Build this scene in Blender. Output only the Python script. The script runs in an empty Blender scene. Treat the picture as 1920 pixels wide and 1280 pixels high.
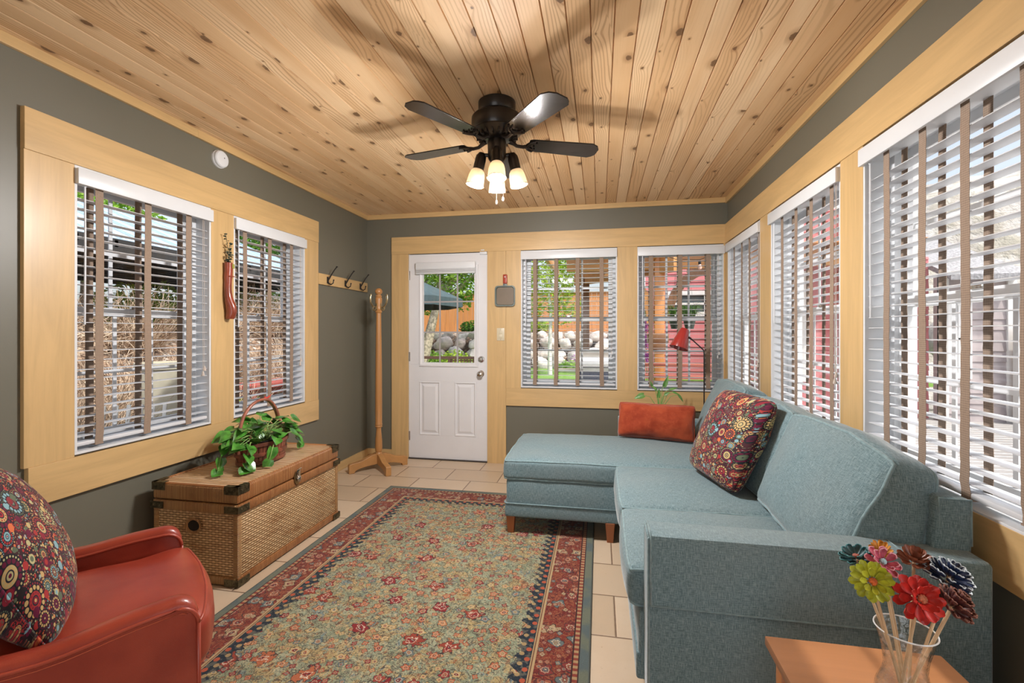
import bpy, bmesh, math, random
from math import sin, cos, pi, radians as R, sqrt, atan2
from mathutils import Vector, Matrix, Euler, noise as mnoise

SC = bpy.context.scene
COL = SC.collection
random.seed(7)

# ------------------------------------------------------------------ node helpers
class S:
    """a float socket with arithmetic"""
    def __init__(s, g, k): s.g = g; s.k = k
    def _m(s, op, b=None, c=None, swap=False):
        n = s.g.nt.nodes.new('ShaderNodeMath'); n.operation = op
        args = [s, b, c]
        if swap: args = [b, s, c]
        for i, a in enumerate(args):
            if a is None: continue
            if isinstance(a, S): s.g.nt.links.new(a.k, n.inputs[i])
            else: n.inputs[i].default_value = float(a)
        return S(s.g, n.outputs[0])
    def __add__(s, b): return s._m('ADD', b)
    __radd__ = __add__
    def __sub__(s, b): return s._m('SUBTRACT', b)
    def __rsub__(s, b): return s._m('SUBTRACT', b, swap=True)
    def __mul__(s, b): return s._m('MULTIPLY', b)
    __rmul__ = __mul__
    def __truediv__(s, b): return s._m('DIVIDE', b)
    def floor(s): return s._m('FLOOR')
    def fract(s): return s._m('FRACT')
    def abs(s): return s._m('ABSOLUTE')
    def sin(s): return s._m('SINE')
    def sqrt(s): return s._m('SQRT')
    def exp(s): return s._m('EXPONENT')
    def lt(s, b): return s._m('LESS_THAN', b)
    def gt(s, b): return s._m('GREATER_THAN', b)
    def min(s, b): return s._m('MINIMUM', b)
    def max(s, b): return s._m('MAXIMUM', b)
    def pow(s, b): return s._m('POWER', b)
    def mod(s, b): return s._m('FLOORED_MODULO', b)
    def atan2(s, b): return s._m('ARCTAN2', b)
    def sm(s, a, b, lo=0.0, hi=1.0):
        n = s.g.nt.nodes.new('ShaderNodeMapRange'); n.interpolation_type = 'SMOOTHSTEP'
        s.g.nt.links.new(s.k, n.inputs[0])
        for i, v in enumerate((a, b, lo, hi)):
            if isinstance(v, S): s.g.nt.links.new(v.k, n.inputs[i+1])
            else: n.inputs[i+1].default_value = v
        return S(s.g, n.outputs[0])

class G:
    def __init__(s, name):
        s.m = bpy.data.materials.new(name); s.m.use_nodes = True
        s.nt = s.m.node_tree; s.nt.nodes.clear()
        s.out = s.nt.nodes.new('ShaderNodeOutputMaterial')
    def new(s, t): return s.nt.nodes.new(t)
    def link(s, a, b): s.nt.links.new(a, b)
    def obj(s):
        if not hasattr(s, '_oc'):
            n = s.new('ShaderNodeTexCoord'); s._ocs = n.outputs['Object']
            sp = s.new('ShaderNodeSeparateXYZ'); s.link(s._ocs, sp.inputs[0])
            s._oc = [S(s, sp.outputs[i]) for i in range(3)]
        return s._oc
    def sep(s, v):
        sp = s.new('ShaderNodeSeparateXYZ'); s.link(v, sp.inputs[0])
        return [S(s, sp.outputs[i]) for i in range(3)]
    def vec(s, x=0, y=0, z=0):
        n = s.new('ShaderNodeCombineXYZ')
        for i, a in enumerate((x, y, z)):
            if isinstance(a, S): s.link(a.k, n.inputs[i])
            else: n.inputs[i].default_value = a
        return n.outputs[0]
    def noise(s, v=None, scale=5, detail=3, rough=.5, dist=0):
        n = s.new('ShaderNodeTexNoise')
        if v is None: s.obj(); v = s._ocs
        s.link(v, n.inputs['Vector'])
        n.inputs['Scale'].default_value = scale; n.inputs['Detail'].default_value = detail
        n.inputs['Roughness'].default_value = rough; n.inputs['Distortion'].default_value = dist
        return S(s, n.outputs[0])
    def vor(s, v=None, scale=5, rnd=1.0, feature='F1', dims='3D'):
        n = s.new('ShaderNodeTexVoronoi'); n.feature = feature; n.voronoi_dimensions = dims
        if v is None: s.obj(); v = s._ocs
        s.link(v, n.inputs['Vector']); n.inputs['Scale'].default_value = scale
        n.inputs['Randomness'].default_value = rnd
        if feature == 'DISTANCE_TO_EDGE': return S(s, n.outputs['Distance'])
        return S(s, n.outputs['Distance']), n.outputs['Color'], n.outputs['Position']
    def white(s, v, dims='1D'):
        n = s.new('ShaderNodeTexWhiteNoise'); n.noise_dimensions = dims
        if dims == '1D': s.link(v.k, n.inputs['W'])
        else: s.link(v, n.inputs['Vector'])
        return S(s, n.outputs['Value']), n.outputs['Color']
    def _c(s, c, inp):
        if isinstance(c, S): s.link(c.k, inp)
        elif isinstance(c, (tuple, list)): inp.default_value = (c[0], c[1], c[2], 1)
        else: s.link(c, inp)
    def mix(s, f, a, b, mode='MIX'):
        n = s.new('ShaderNodeMix'); n.data_type = 'RGBA'; n.blend_type = mode
        n.clamp_factor = True
        if isinstance(f, S): s.link(f.k, n.inputs[0])
        else: n.inputs[0].default_value = f
        s._c(a, n.inputs[6]); s._c(b, n.inputs[7])
        return n.outputs[2]
    def ramp(s, f, stops, const=False):
        n = s.new('ShaderNodeValToRGB'); s.link(f.k, n.inputs[0])
        e = n.color_ramp.elements
        if const: n.color_ramp.interpolation = 'CONSTANT'
        while len(e) < len(stops): e.new(0.5)
        for i, (p, c) in enumerate(stops):
            e[i].position = p; e[i].color = (c[0], c[1], c[2], 1)
        return n.outputs[0]
    def bump(s, h, strength=.3, dist=.01):
        n = s.new('ShaderNodeBump'); s.link(h.k, n.inputs['Height'])
        n.inputs['Strength'].default_value = strength; n.inputs['Distance'].default_value = dist
        return n.outputs[0]
    def done(s, col, rough=.5, metal=0, bump=None, coat=0, sheen=0, spec=.5, trans=0, emit=None, estr=0, coat_rough=.1, ior=1.5):
        b = s.new('ShaderNodeBsdfPrincipled')
        s._c(col, b.inputs['Base Color'])
        if isinstance(rough, S): s.link(rough.k, b.inputs['Roughness'])
        else: b.inputs['Roughness'].default_value = rough
        b.inputs['Metallic'].default_value = metal
        b.inputs['Coat Weight'].default_value = coat; b.inputs['Coat Roughness'].default_value = coat_rough
        b.inputs['Sheen Weight'].default_value = sheen; b.inputs['Sheen Roughness'].default_value = .4
        b.inputs['Specular IOR Level'].default_value = spec
        b.inputs['Transmission Weight'].default_value = trans; b.inputs['IOR'].default_value = ior
        if bump is not None: s.link(bump, b.inputs['Normal'])
        if emit is not None:
            s._c(emit, b.inputs['Emission Color']); b.inputs['Emission Strength'].default_value = estr
        s.link(b.outputs[0], s.out.inputs[0]); s.bsdf = b
        return s.m

def plain(name, c, rough=.5, metal=0, coat=0, var=.12, vs=6, bumpv=0, bs=60, **k):
    g = G(name)
    n = g.noise(scale=vs, detail=4)
    c2 = tuple(max(0, x*(1-var)) for x in c); c3 = tuple(min(1, x*(1+var)) for x in c)
    col = g.mix(n.sm(.3, .7), c2, c3)
    bp = g.bump(g.noise(scale=bs, detail=3), bumpv, .002) if bumpv else None
    return g.done(col, rough, metal, bump=bp, coat=coat, **k)

# ------------------------------------------------------------------ mesh helpers
class MB:
    def __init__(s): s.v = []; s.f = []; s.uv = None
    def add(s, vs, fs):
        o = len(s.v); s.v += [tuple(v) for v in vs]; s.f += [tuple(i+o for i in f) for f in fs]; return s
    def box(s, x0, x1, y0, y1, z0, z1, M=None):
        vs = [(x0,y0,z0),(x1,y0,z0),(x1,y1,z0),(x0,y1,z0),(x0,y0,z1),(x1,y0,z1),(x1,y1,z1),(x0,y1,z1)]
        if M is not None: vs = [M @ Vector(v) for v in vs]
        return s.add(vs, [(0,3,2,1),(4,5,6,7),(0,1,5,4),(1,2,6,5),(2,3,7,6),(3,0,4,7)])
    def rbox(s, x0, x1, y0, y1, z0, z1, r=.01, n=2, M=None):
        """box with rounded edges"""
        bm = bmesh.new(); bmesh.ops.create_cube(bm, size=1)
        for v in bm.verts:
            v.co = Vector(((x0+x1)/2+v.co.x*(x1-x0), (y0+y1)/2+v.co.y*(y1-y0), (z0+z1)/2+v.co.z*(z1-z0)))
        bmesh.ops.bevel(bm, geom=bm.edges[:]+bm.verts[:], offset=r, segments=n, profile=.5, affect='EDGES')
        return s.bm(bm, M)
    def bm(s, bm, M=None):
        bm.verts.index_update()
        vs = [(M @ v.co if M is not None else v.co.copy()) for v in bm.verts]
        fs = [[v.index for v in f.verts] for f in bm.faces]
        bm.free(); return s.add(vs, fs)
    def prism(s, pts, a0, a1, axis='z', M=None):
        """extrude a closed 2D outline along an axis"""
        n = len(pts); vs = []
        for a in (a0, a1):
            for p, q in pts:
                v = {'z': (p, q, a), 'y': (p, a, q), 'x': (a, p, q)}[axis]
                vs.append(M @ Vector(v) if M is not None else v)
        fs = [(i, (i+1) % n, n+(i+1) % n, n+i) for i in range(n)]
        fs += [tuple(range(n))[::-1], tuple(range(n, 2*n))]
        return s.add(vs, fs)
    def tube(s, pts, r, n=8, cap=True, closed=False, flat=None):
        P = [Vector(p) for p in pts]; m = len(P)
        rr = r if isinstance(r, (list, tuple)) else [r]*m
        vs = []; prev = None
        for i in range(m):
            if closed: t = P[(i+1) % m]-P[i-1]
            elif i == 0: t = P[1]-P[0]
            elif i == m-1: t = P[-1]-P[-2]
            else: t = (P[i+1]-P[i]).normalized()+(P[i]-P[i-1]).normalized()
            if t.length < 1e-9: t = Vector((0,0,1))
            t.normalize()
            if prev is None:
                u = t.orthogonal().normalized()
                if flat is not None:
                    u = (Vector(flat)-t*t.dot(Vector(flat))).normalized()
            else: u = (prev-t*t.dot(prev)).normalized()
            prev = u; w = t.cross(u)
            for k in range(n):
                a = 2*pi*k/n; vs.append(P[i]+(u*cos(a)+w*sin(a))*rr[i])
        fs = []
        L = m if closed else m-1
        for i in range(L):
            for k in range(n):
                a = i*n+k; b = i*n+(k+1) % n; c = ((i+1) % m)*n+(k+1) % n; d = ((i+1) % m)*n+k
                fs.append((a, b, c, d))
        if cap and not closed: fs += [tuple(range(n))[::-1], tuple(range((m-1)*n, m*n))]
        return s.add(vs, fs)
    def lathe(s, prof, c=(0,0,0), n=24, M=None, cap=True, sx=1, sy=1):
        vs = []; m = len(prof)
        for r, z in prof:
            for k in range(n):
                a = 2*pi*k/n; v = Vector((c[0]+r*cos(a)*sx, c[1]+r*sin(a)*sy, c[2]+z))
                vs.append(M @ v if M is not None else v)
        fs = [(i*n+k, i*n+(k+1) % n, (i+1)*n+(k+1) % n, (i+1)*n+k) for i in range(m-1) for k in range(n)]
        if cap: fs += [tuple(range(n))[::-1], tuple(range((m-1)*n, m*n))]
        return s.add(vs, fs)
    def sphere(s, c, r, n=12, sc=(1,1,1), M=None):
        bm = bmesh.new(); bmesh.ops.create_uvsphere(bm, u_segments=n, v_segments=max(6, n*2//3), radius=r)
        for v in bm.verts: v.co = Vector((v.co.x*sc[0]+c[0], v.co.y*sc[1]+c[1], v.co.z*sc[2]+c[2]))
        return s.bm(bm, M)
    def grid(s, nu, nv, fn, wrapu=False):
        vs = [fn(i/(nu-(0 if wrapu else 1)), j/(nv-1)) for j in range(nv) for i in range(nu)]
        fs = []
        for j in range(nv-1):
            for i in range(nu if wrapu else nu-1):
                a = j*nu+i; b = j*nu+(i+1) % nu
                fs.append((a, b, b+nu, a+nu))
        return s.add(vs, fs)
    def build(s, name, mat, parent=None, smooth=35, bevel=0, bseg=2, M=None, mats=None):
        me = bpy.data.meshes.new(name)
        vs = [M @ Vector(v) for v in s.v] if M is not None else s.v
        me.from_pydata(vs, [], s.f)
        bm = bmesh.new(); bm.from_mesh(me)
        if len(bm.faces) < 60000: bmesh.ops.recalc_face_normals(bm, faces=bm.faces[:])
        bm.to_mesh(me); bm.free()
        me.materials.append(mat)
        if smooth:
            me.shade_smooth()
            if smooth < 180: me.set_sharp_from_angle(angle=R(smooth))
        o = bpy.data.objects.new(name, me); COL.objects.link(o)
        if parent is not None: o.parent = parent
        if bevel:
            b = o.modifiers.new('bevel', 'BEVEL'); b.width = bevel; b.segments = bseg; b.limit_method = 'ANGLE'
            b.angle_limit = R(40); b.harden_normals = True
        return o

def empty(name, loc=(0,0,0), rz=0, rot=None):
    o = bpy.data.objects.new(name, None); COL.objects.link(o)
    o.location = loc; o.rotation_euler = rot if rot else (0,0,rz); o.empty_display_size = .1
    return o
def tag(o, label=None, cat=None, group=None, kind=None):
    if label: o['label'] = label
    if cat: o['category'] = cat
    if group: o['group'] = group
    if kind: o['kind'] = kind
    return o
def struct(o, label=None, cat=None):
    o['kind'] = 'structure'
    if label: o['label'] = label
    if cat: o['category'] = cat
    return o
def copy_tree(o, parent=None):
    c = o.copy(); COL.objects.link(c)
    if parent is not None: c.parent = parent
    for ch in [x for x in bpy.data.objects if x.parent == o]: copy_tree(ch, c)
    return c
def TR(loc, rz=0, rx=0, ry=0):
    return Matrix.Translation(loc) @ Euler((rx, ry, rz), 'XYZ').to_matrix().to_4x4()
def frame(o, x, y, z):
    """matrix from origin and three axes"""
    M = Matrix.Identity(4)
    for i, a in enumerate((Vector(x).normalized(), Vector(y).normalized(), Vector(z).normalized())):
        for k in range(3): M[k][i] = a[k]
    M.translation = Vector(o); return M
# ------------------------------------------------------------------ materials
def mat_maple(name, axis, base=(.585,.390,.175)):
    g = G(name); c = g.obj()
    k = [9., 9., 9.]; k[axis] = .9
    v = g.vec(c[0]*k[0], c[1]*k[1], c[2]*k[2])
    n1 = g.noise(v, 1.3, 5, .6, 1.2)
    k = [60., 60., 60.]; k[axis] = 3.
    n2 = g.noise(g.vec(c[0]*k[0], c[1]*k[1], c[2]*k[2]), 1, 3, .6)
    k = [22., 22., 22.]; k[axis] = 3.5
    n3 = g.noise(g.vec(c[0]*k[0], c[1]*k[1], c[2]*k[2]), 1.1, 5, .65, 2.5)
    col = g.mix(n1.sm(.3, .7), tuple(x*.90 for x in base), tuple(min(1,x*1.08) for x in base))
    col = g.mix(n2.sm(.45, .8)*.25, col, tuple(x*.7 for x in base))
    col = g.mix(n3.sm(.70, .80)*.6, col, (.30,.14,.05))
    return g.done(col, .38, coat=.25, coat_rough=.25, bump=g.bump(n2, .05, .001))
MAPLE_X = mat_maple('maple along x', 0); MAPLE_Y = mat_maple('maple along y', 1); MAPLE_Z = mat_maple('maple upright', 2)
MAPLE = (MAPLE_X, MAPLE_Y, MAPLE_Z)

def mat_wall():
    g = G('taupe wall paint'); n = g.noise(scale=3, detail=2)
    col = g.mix(n, (.140,.134,.101), (.150,.143,.108))
    return g.done(col, .42, bump=g.bump(g.noise(scale=260, detail=2), .12, .001))
WALL = mat_wall()

def mat_ceiling():
    g = G('knotty pine boards'); x, y, z = g.obj()
    W = .0893
    i = (x/W + 100.37).floor()
    f = (x/W + 100.37).fract()
    h, hc = g.white(i); h2, _ = g.white(i + 57.3)
    xx = f*W
    # knots
    v = g.vec(xx*9.0 + i*13.0, y*2.3 + h*30, i*3.7)
    vs = g.sep(v)
    d, kc, kp = g.vor(v, 1, .9)
    p = g.sep(kp)
    dx = (vs[0]-p[0])/9.0; dy = (vs[1]-p[1])/2.3
    wob = g.noise(g.vec(x*60, y*60, 0), 1, 3)*.012
    r = (dx*dx + dy*dy*.45).sqrt()
    kcs = g.sep(kc)
    kr = kcs[0].sm(.25, 1, .004, .021) 
    has = kcs[1].gt(.34)
    infl = (r*-28.0).exp()*has
    # grain following the knots
    gx = xx*1.0 + infl*.030*(kcs[2].gt(.5)*2-1) + g.noise(g.vec(xx*5 + i*9, y*.55 + h*20, i), 1, 2, .5)*.13
    rings = (gx*(h2*260+260)).sin()
    fine = g.noise(g.vec(x*220, y*5, i*3), 1, 3, .6)
    tone = g.noise(g.vec(xx*8 + i*5, y*.9 + h*9, 0), 1, 3, .5)
    base = g.mix(h, (.70,.455,.24), (.84,.62,.38))
    base = g.mix(tone.sm(.38, .72)*.6, base, (.62,.355,.16))
    band = g.noise(g.vec(xx*3+i*7, y*.5+h*4, 3), 1, 1).sm(.42, .62)
    base = g.mix(rings.sm(.1, 1.0)*.55*band, base, (.36,.18,.07))
    base = g.mix(fine.sm(.5, .8)*.2, base, (.40,.22,.09))
    halo = r.sm(kr*.9, kr*2.6, 1, 0)*has*kr.gt(.003)
    base = g.mix(halo*.5, base, (.36,.18,.075))
    core = (r+wob-.006).sm(kr*.75, kr*1.05, 1, 0)*has*kr.gt(.003)
    base = g.mix(core*.9, base, g.mix(g.noise(scale=90, detail=2), (.09,.045,.02), (.22,.115,.05)))
    st = g.noise(g.vec(x*14, y*5, i*2.0), 1, 4, .6, 1.).sm(.70, .80)
    base = g.mix(st*.45, base, (.28,.14,.06))
    hh = fine*.5 + rings*.15 
    return g.done(base, .55, spec=.3, bump=g.bump(hh, .12, .001))
PINE = mat_ceiling()

def mat_tile():
    g = G('stone tile'); x, y, z = g.obj()
    P = .302
    row = ((y - 1.934)/P + 40).floor(); fy = ((y - 1.934)/P + 40).fract()
    off = row.mod(2.0)*.5
    u = (x - .067)/P*.667 + 40 + off; col = u.floor(); fx = u.fract()
    ex = fx.min(1-fx)*P*1.5; ey = fy.min(1-fy)*P
    e = ex.min(ey) + (g.noise(scale=45, detail=3)-.5)*.002
    rnd, _ = g.white(g.vec(col, row, 0), '3D')
    n = g.noise(scale=5, detail=5, rough=.6)
    base = g.mix(rnd, (.48,.365,.25), (.60,.475,.345))
    base = g.mix(n.sm(.35, .7)*.5, base, (.54,.40,.27))
    pit = g.noise(scale=70, detail=4, rough=.7).sm(.62, .72)
    base = g.mix(pit*.5, base, (.34,.23,.14))
    grout = e.sm(.0025, .0045, 1, 0)
    base = g.mix(grout, base, (.20,.13,.085))
    h = e.sm(0, .009) - pit*.12
    return g.done(base, (pit*.2+.36), bump=g.bump(h, .5, .004))
TILE = mat_tile()

WHITE = plain('white vinyl', (.68,.70,.72), .35, var=.02)
WPAINT = plain('white door paint', (.70,.70,.715), .38, var=.015, bumpv=.05, bs=180)
SLATM = plain('white painted slat', (.66,.68,.71), .4, var=.015)
def mat_tape():
    g = G('brown cloth tape'); x, y, z = g.obj()
    w = ((z*900).sin()*.5+.5)*.4 + ((x*900).sin()*.5+.5)*.3 + g.noise(scale=90, detail=3)*.5
    col = g.mix(w.sm(.2, 1), (.22,.155,.11), (.34,.25,.185))
    return g.done(col, .85, bump=g.bump(w, .3, .0006), sheen=.2)
TAPE = mat_tape()
CORD = plain('cord', (.55,.48,.42), .8, var=.05)
def mat_glass(name='window glass', tint=(1,1,1), k=1.0):
    g = G(name)
    t = g.new('ShaderNodeBsdfTransparent'); t.inputs[0].default_value = (*tint, 1)
    gl = g.new('ShaderNodeBsdfGlossy'); gl.inputs['Roughness'].default_value = .02
    lw = g.new('ShaderNodeLayerWeight'); lw.inputs[0].default_value = .5
    m = (S(g, lw.outputs['Facing']).pow(5.0)*.7+.02)*k
    mx = g.new('ShaderNodeMixShader'); g.link(m.k, mx.inputs[0]); g.link(t.outputs[0], mx.inputs[1]); g.link(gl.outputs[0], mx.inputs[2])
    g.link(mx.outputs[0], g.out.inputs[0]); return g.m
GLASS = mat_glass()

CHROME = plain('polished nickel', (.62,.60,.57), .16, metal=1, var=.03)
BRASS = plain('aged brass', (.42,.34,.20), .35, metal=1, var=.2, vs=40)
DKMETAL = plain('dark bronze metal', (.032,.024,.02), .38, metal=.4, var=.2)
IRON = plain('wrought iron black', (.02,.018,.018), .45, metal=.3)
OAK = mat_maple('golden oak upright', 2, (.42,.20,.065))
OAKX = mat_maple('golden oak feet', 0, (.44,.22,.075))
CHERRY = mat_maple('cherry table wood', 0, (.46,.20,.075))
CHERRYZ = mat_maple('cherry leg wood', 2, (.40,.155,.05))
LEGW = mat_maple('sofa leg wood', 2, (.26,.075,.02))
REDWOOD = plain('carved red wood', (.24,.045,.02), .3, coat=.5, var=.35, vs=9)

def mat_fabric():
    g = G('teal tweed'); x, y, z = g.obj()
    def weave(a, b): return g.noise(g.vec(a*45, b*480, 0), 1, 4, .75), g.noise(g.vec(a*480, b*45, 5), 1, 4, .75)
    n = g.new('ShaderNodeNewGeometry')
    nx, ny, nz = [v.abs() for v in g.sep(n.outputs['Normal'])]
    a1, a2 = weave(x, y); b1, b2 = weave(x, z); c1, c2 = weave(y, z)
    wz = nz.sm(.45, .75); wx = nx.sm(.45, .75)
    def bl(p, q, r): 
        t = r*wx + q*(1-wx)
        return p*wz + t*(1-wz)
    w1 = bl(a1, b1, c1); w2 = bl(a2, b2, c2)
    w = (w1 + w2)*.5
    col = g.mix(w.sm(.38, .62), (.072,.128,.145), (.225,.320,.345))
    col = g.mix(w2.sm(.56, .68)*.4, col, (.37,.44,.45))
    col = g.mix(g.noise(scale=3, detail=3).sm(.35,.7)*.25, col, (.22,.25,.25))
    wr = g.noise(scale=7, detail=2)
    return g.done(col, .9, sheen=.35, bump=g.bump(w*.05+wr*.5, .3, .01), spec=.25)
FAB = mat_fabric()
PIPE = plain('teal welt', (.20,.29,.31), .85, var=.15, vs=60, sheen=.3, spec=.2)

def mat_leather():
    g = G('red leather'); n = g.noise(scale=9, detail=4)
    col = g.mix(n.sm(.3,.7), (.25,.028,.014), (.32,.044,.022))
    h = g.vor(scale=420)[0]*.25 + g.noise(scale=14, detail=2)*1.2
    return g.done(col, .36, coat=.25, coat_rough=.22, bump=g.bump(h, .16, .004))
LEATHER = mat_leather()
LPIPE = plain('red leather welt', (.34,.055,.03), .34, var=.1)
STITCH = plain('orange thread', (.60,.13,.06), .6)

def mat_velvet():
    g = G('rust velvet'); n = g.noise(scale=8, detail=5, rough=.6); m = g.noise(scale=45, detail=3)
    col = g.mix(n.sm(.3,.7), (.22,.026,.008), (.34,.058,.02))
    col = g.mix(m.sm(.5,.8)*.3, col, (.42,.09,.035))
    return g.done(col, .8, sheen=.5, bump=g.bump(n, .35, .02), spec=.2)
VELVET = mat_velvet()

# dots, rings and rosettes, shared by the printed pillows
def mat_print():
    g = G('printed circles cotton'); x, y, z = g.obj()
    x = x + z*.9; y = y + z*.8
    col = g.mix(g.noise(scale=14, detail=2).sm(.4,.6), (.018,.014,.016), (.06,.016,.022))
    PAL = [(0,(.34,.03,.03)),(.14,(.50,.34,.14)),(.28,(.12,.008,.035)),(.44,(.58,.14,.05)),(.56,(.20,.36,.40)),(.66,(.42,.38,.19)),(.76,(.22,.015,.03)),(.88,(.10,.13,.08))]
    def layer(col, sc, rr, prob, off, kind):
        v = g.vec(x*sc+off, y*sc+off*.7, 0)
        d, cc, pos = g.vor(v, 1, .75, dims='2D')
        r = g.sep(cc); p = g.sep(pos); q = g.sep(v)
        dx = q[0]-p[0]; dy = q[1]-p[1]
        dd = (dx*dx+dy*dy).sqrt()
        ang = dy.atan2(dx)
        rad = r[0]*.3*rr + rr*.7
        on = r[1].lt(prob)
        cA = g.ramp(r[2], PAL, True); cB = g.ramp((r[2]+r[0]*3.1).fract(), PAL, True); cC = g.ramp((r[1]*7.3).fract(), PAL, True)
        t = dd/rad
        if kind == 'dot':
            col = g.mix(t.lt(1.0)*on, col, cA)
            col = g.mix(t.lt(.55)*on*r[0].gt(.6), col, cB)
            return col
        # rosette: solid disc, ring of dots, dark gap, ring of dots
        col = g.mix(t.lt(1.08)*on, col, (.015,.014,.02))
        def ringdots(col, r0, n, size, cc_):
            # cell in angle
            a = (ang/(2*pi)*n).fract()-.5
            ax = a*(2*pi/n)*r0; ay = t-r0
            dist = (ax*ax+ay*ay).sqrt()
            return g.mix(dist.lt(size)*on, col, cc_)
        col = ringdots(col, .93, 26, .065, cB)
        col = ringdots(col, .70, 13, .135, cC)
        col = g.mix(t.lt(.50)*on, col, cA)
        col = ringdots(col, .40, 12, .06, cB)
        col = g.mix(t.lt(.28)*on, col, (.02,.02,.03))
        col = g.mix(t.lt(.20)*on, col, cB)
        col = g.mix(t.lt(.10)*on, col, cC)
        return col
    col = layer(col, 140, .32, .85, 3.1, 'dot')
    col = layer(col, 80, .34, .5, 7.7, 'dot')
    col = layer(col, 38, .34, .5, 1.9, 'dot')
    col = layer(col, 20, .46, .50, 5.3, 'ros')
    col = layer(col, 11.5, .47, .5, 2.2, 'ros')
    col = layer(col, 24, .30, .22, 9.2, 'dot')
    return g.done(col, .8, sheen=.2, bump=g.bump(g.noise(scale=9, detail=2), .3, .01), spec=.25)
PRINT = mat_print()

def mat_rug():
    g = G('floral wool rug'); x, y, z = g.obj()     # local: x across 0..1.617, y along 0..2.44
    X1, Y1 = 1.617, 2.44
    wv = g.noise(scale=24, detail=2); wv2 = g.noise(scale=75, detail=2); wv3 = g.noise(g.vec(x+5, y+7, 3), 30, 3)
    e = (x.min(X1-x)).min(y.min(Y1-y))
    bgn = g.noise(g.vec(x, y*1.3, 0), 7, 4, .6)
    field = g.mix(bgn.sm(.38,.62), (.23,.265,.165), (.31,.35,.235))
    gold = g.noise(g.vec(x+3, y, 0), 13, 4, .7, .8)
    field = g.mix(gold.sm(.50,.58)*.85, field, (.42,.305,.13))
    rust = g.noise(g.vec(x+9, y, 0), 17, 4, .7, 1.)
    field = g.mix(rust.sm(.57,.62)*.9, field, (.32,.115,.045))
    blue = g.noise(g.vec(x+19, y, 0), 15, 3, .6, 1.)
    field = g.mix(blue.sm(.60,.66)*.8, field, (.15,.23,.24))
    cream = g.noise(g.vec(x+29, y, 0), 26, 3, .6, 1.5)
    field = g.mix(((cream-.5).abs()).lt(.016)*.8, field, (.58,.45,.27))
    dk = g.noise(g.vec(x+39, y, 0), 21, 3, .6, 2.0)
    field = g.mix(((dk-.5).abs()).lt(.018)*.85, field, (.055,.045,.04))
    dk2 = g.noise(g.vec(x+49, y, 0), 34, 2, .6, 1.0)
    field = g.mix(((dk2-.45).abs()).lt(.022)*.75, field, (.07,.05,.045))
    FL = [(0,(.40,.12,.055)),(.25,(.46,.20,.085)),(.45,(.24,.03,.03)),(.62,(.45,.32,.14)),(.8,(.13,.17,.17)),(.9,(.30,.05,.04))]
    def flower(col, ux, uy, sc, rr, prob, off, n, pal, inner):
        v = g.vec(ux*sc+off, uy*sc+off*1.7, 0)
        d, cc, pos = g.vor(v, 1, .7, dims='2D')
        r = g.sep(cc); p = g.sep(pos); q = g.sep(v)
        dx = q[0]-p[0]+(wv-.5)*.30+(wv2-.5)*.16; dy = q[1]-p[1]+(wv3-.5)*.30
        dd = (dx*dx+dy*dy).sqrt(); ang = dy.atan2(dx) + r[0]*6
        pet = ((ang*n).sin())*.20+1
        pet2 = ((ang*n*2.0).sin())*.12+1
        t = dd/(pet*rr); on = r[1].lt(prob)
        cA = g.ramp(r[2], pal, True)
        col = g.mix(t.lt(1.13)*on, col, (.045,.035,.035))
        col = g.mix(t.lt(1.0)*on, col, cA)
        t2 = dd/(pet2*rr)
        col = g.mix(t2.lt(.62)*t2.gt(.50)*on, col, inner)
        col = g.mix(t2.lt(.40)*on, col, g.ramp((r[2]*5.3).fract(), pal, True))
        col = g.mix(t2.lt(.22)*on, col, (.05,.04,.045))
        col = g.mix(t2.lt(.12)*on, col, inner)
        return col
    field = flower(field, x, y, 25, .27, .50, 1.7, 4, FL, (.52,.42,.28))
    field = flower(field, x, y, 15, .26, .42, 5.1, 5, FL, (.56,.46,.32))
    RED = [(0,(.23,.022,.025)),(.6,(.28,.05,.03)),(.85,(.42,.13,.06))]
    field = flower(field, x, y, 4.6, .15, .55, 8.2, 5, RED, (.62,.50,.38))
    # navy inner border with rust buds
    along = x*(y.min(Y1-y)).lt(x.min(X1-x)) + y*((y.min(Y1-y)).lt(x.min(X1-x))*-1+1)
    navy = g.mix(g.noise(scale=60, detail=2).sm(.5,.6), (.018,.028,.04), (.10,.10,.085))
    sc_ = ((along*2*pi/.055).sin())*.012
    bud = (((along/.055).fract()-.5).abs()*.055)
    bd = (bud*bud + (e-.232)*(e-.232)).sqrt()
    navy = g.mix(bd.lt(.011), navy, (.42,.09,.045))
    bd2 = ((((along/.055+.5).fract()-.5).abs()*.055).pow(2.0) + (e-.256)*(e-.256)).sqrt()
    navy = g.mix(bd2.lt(.010), navy, (.36,.25,.12))
    inner_e = e + sc_ + (g.noise(scale=40, detail=2)-.5)*.05
    col = g.mix(inner_e.gt(.272), navy, field)
    # cream guard line
    col = g.mix(e.lt(.218), col, (.44,.31,.165))
    col = g.mix(((e-.2115).abs()).lt(.0022), col, (.16,.07,.04))
    # crimson main border
    bord = g.mix(g.noise(scale=20, detail=3).sm(.4,.6), (.15,.018,.018), (.21,.036,.024))
    bn = g.noise(g.vec(x+61, y, 0), 30, 3, .6, 1.8)
    bord = g.mix(((bn-.5).abs()).lt(.03)*.8, bord, (.32,.13,.065))
    bord = g.mix(((bn-.6).abs()).lt(.02)*.8, bord, (.05,.03,.03))
    BR = [(0,(.32,.10,.055)),(.3,(.12,.15,.15)),(.5,(.38,.27,.15)),(.75,(.22,.04,.035))]
    bord = flower(bord, x, y, 13, .34, .8, 3.3, 4, BR, (.55,.44,.30))
    bord = flower(bord, x, y, 30, .30, .5, 4.4, 4, BR, (.50,.40,.28))
    col = g.mix(e.lt(.200), col, bord)
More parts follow.
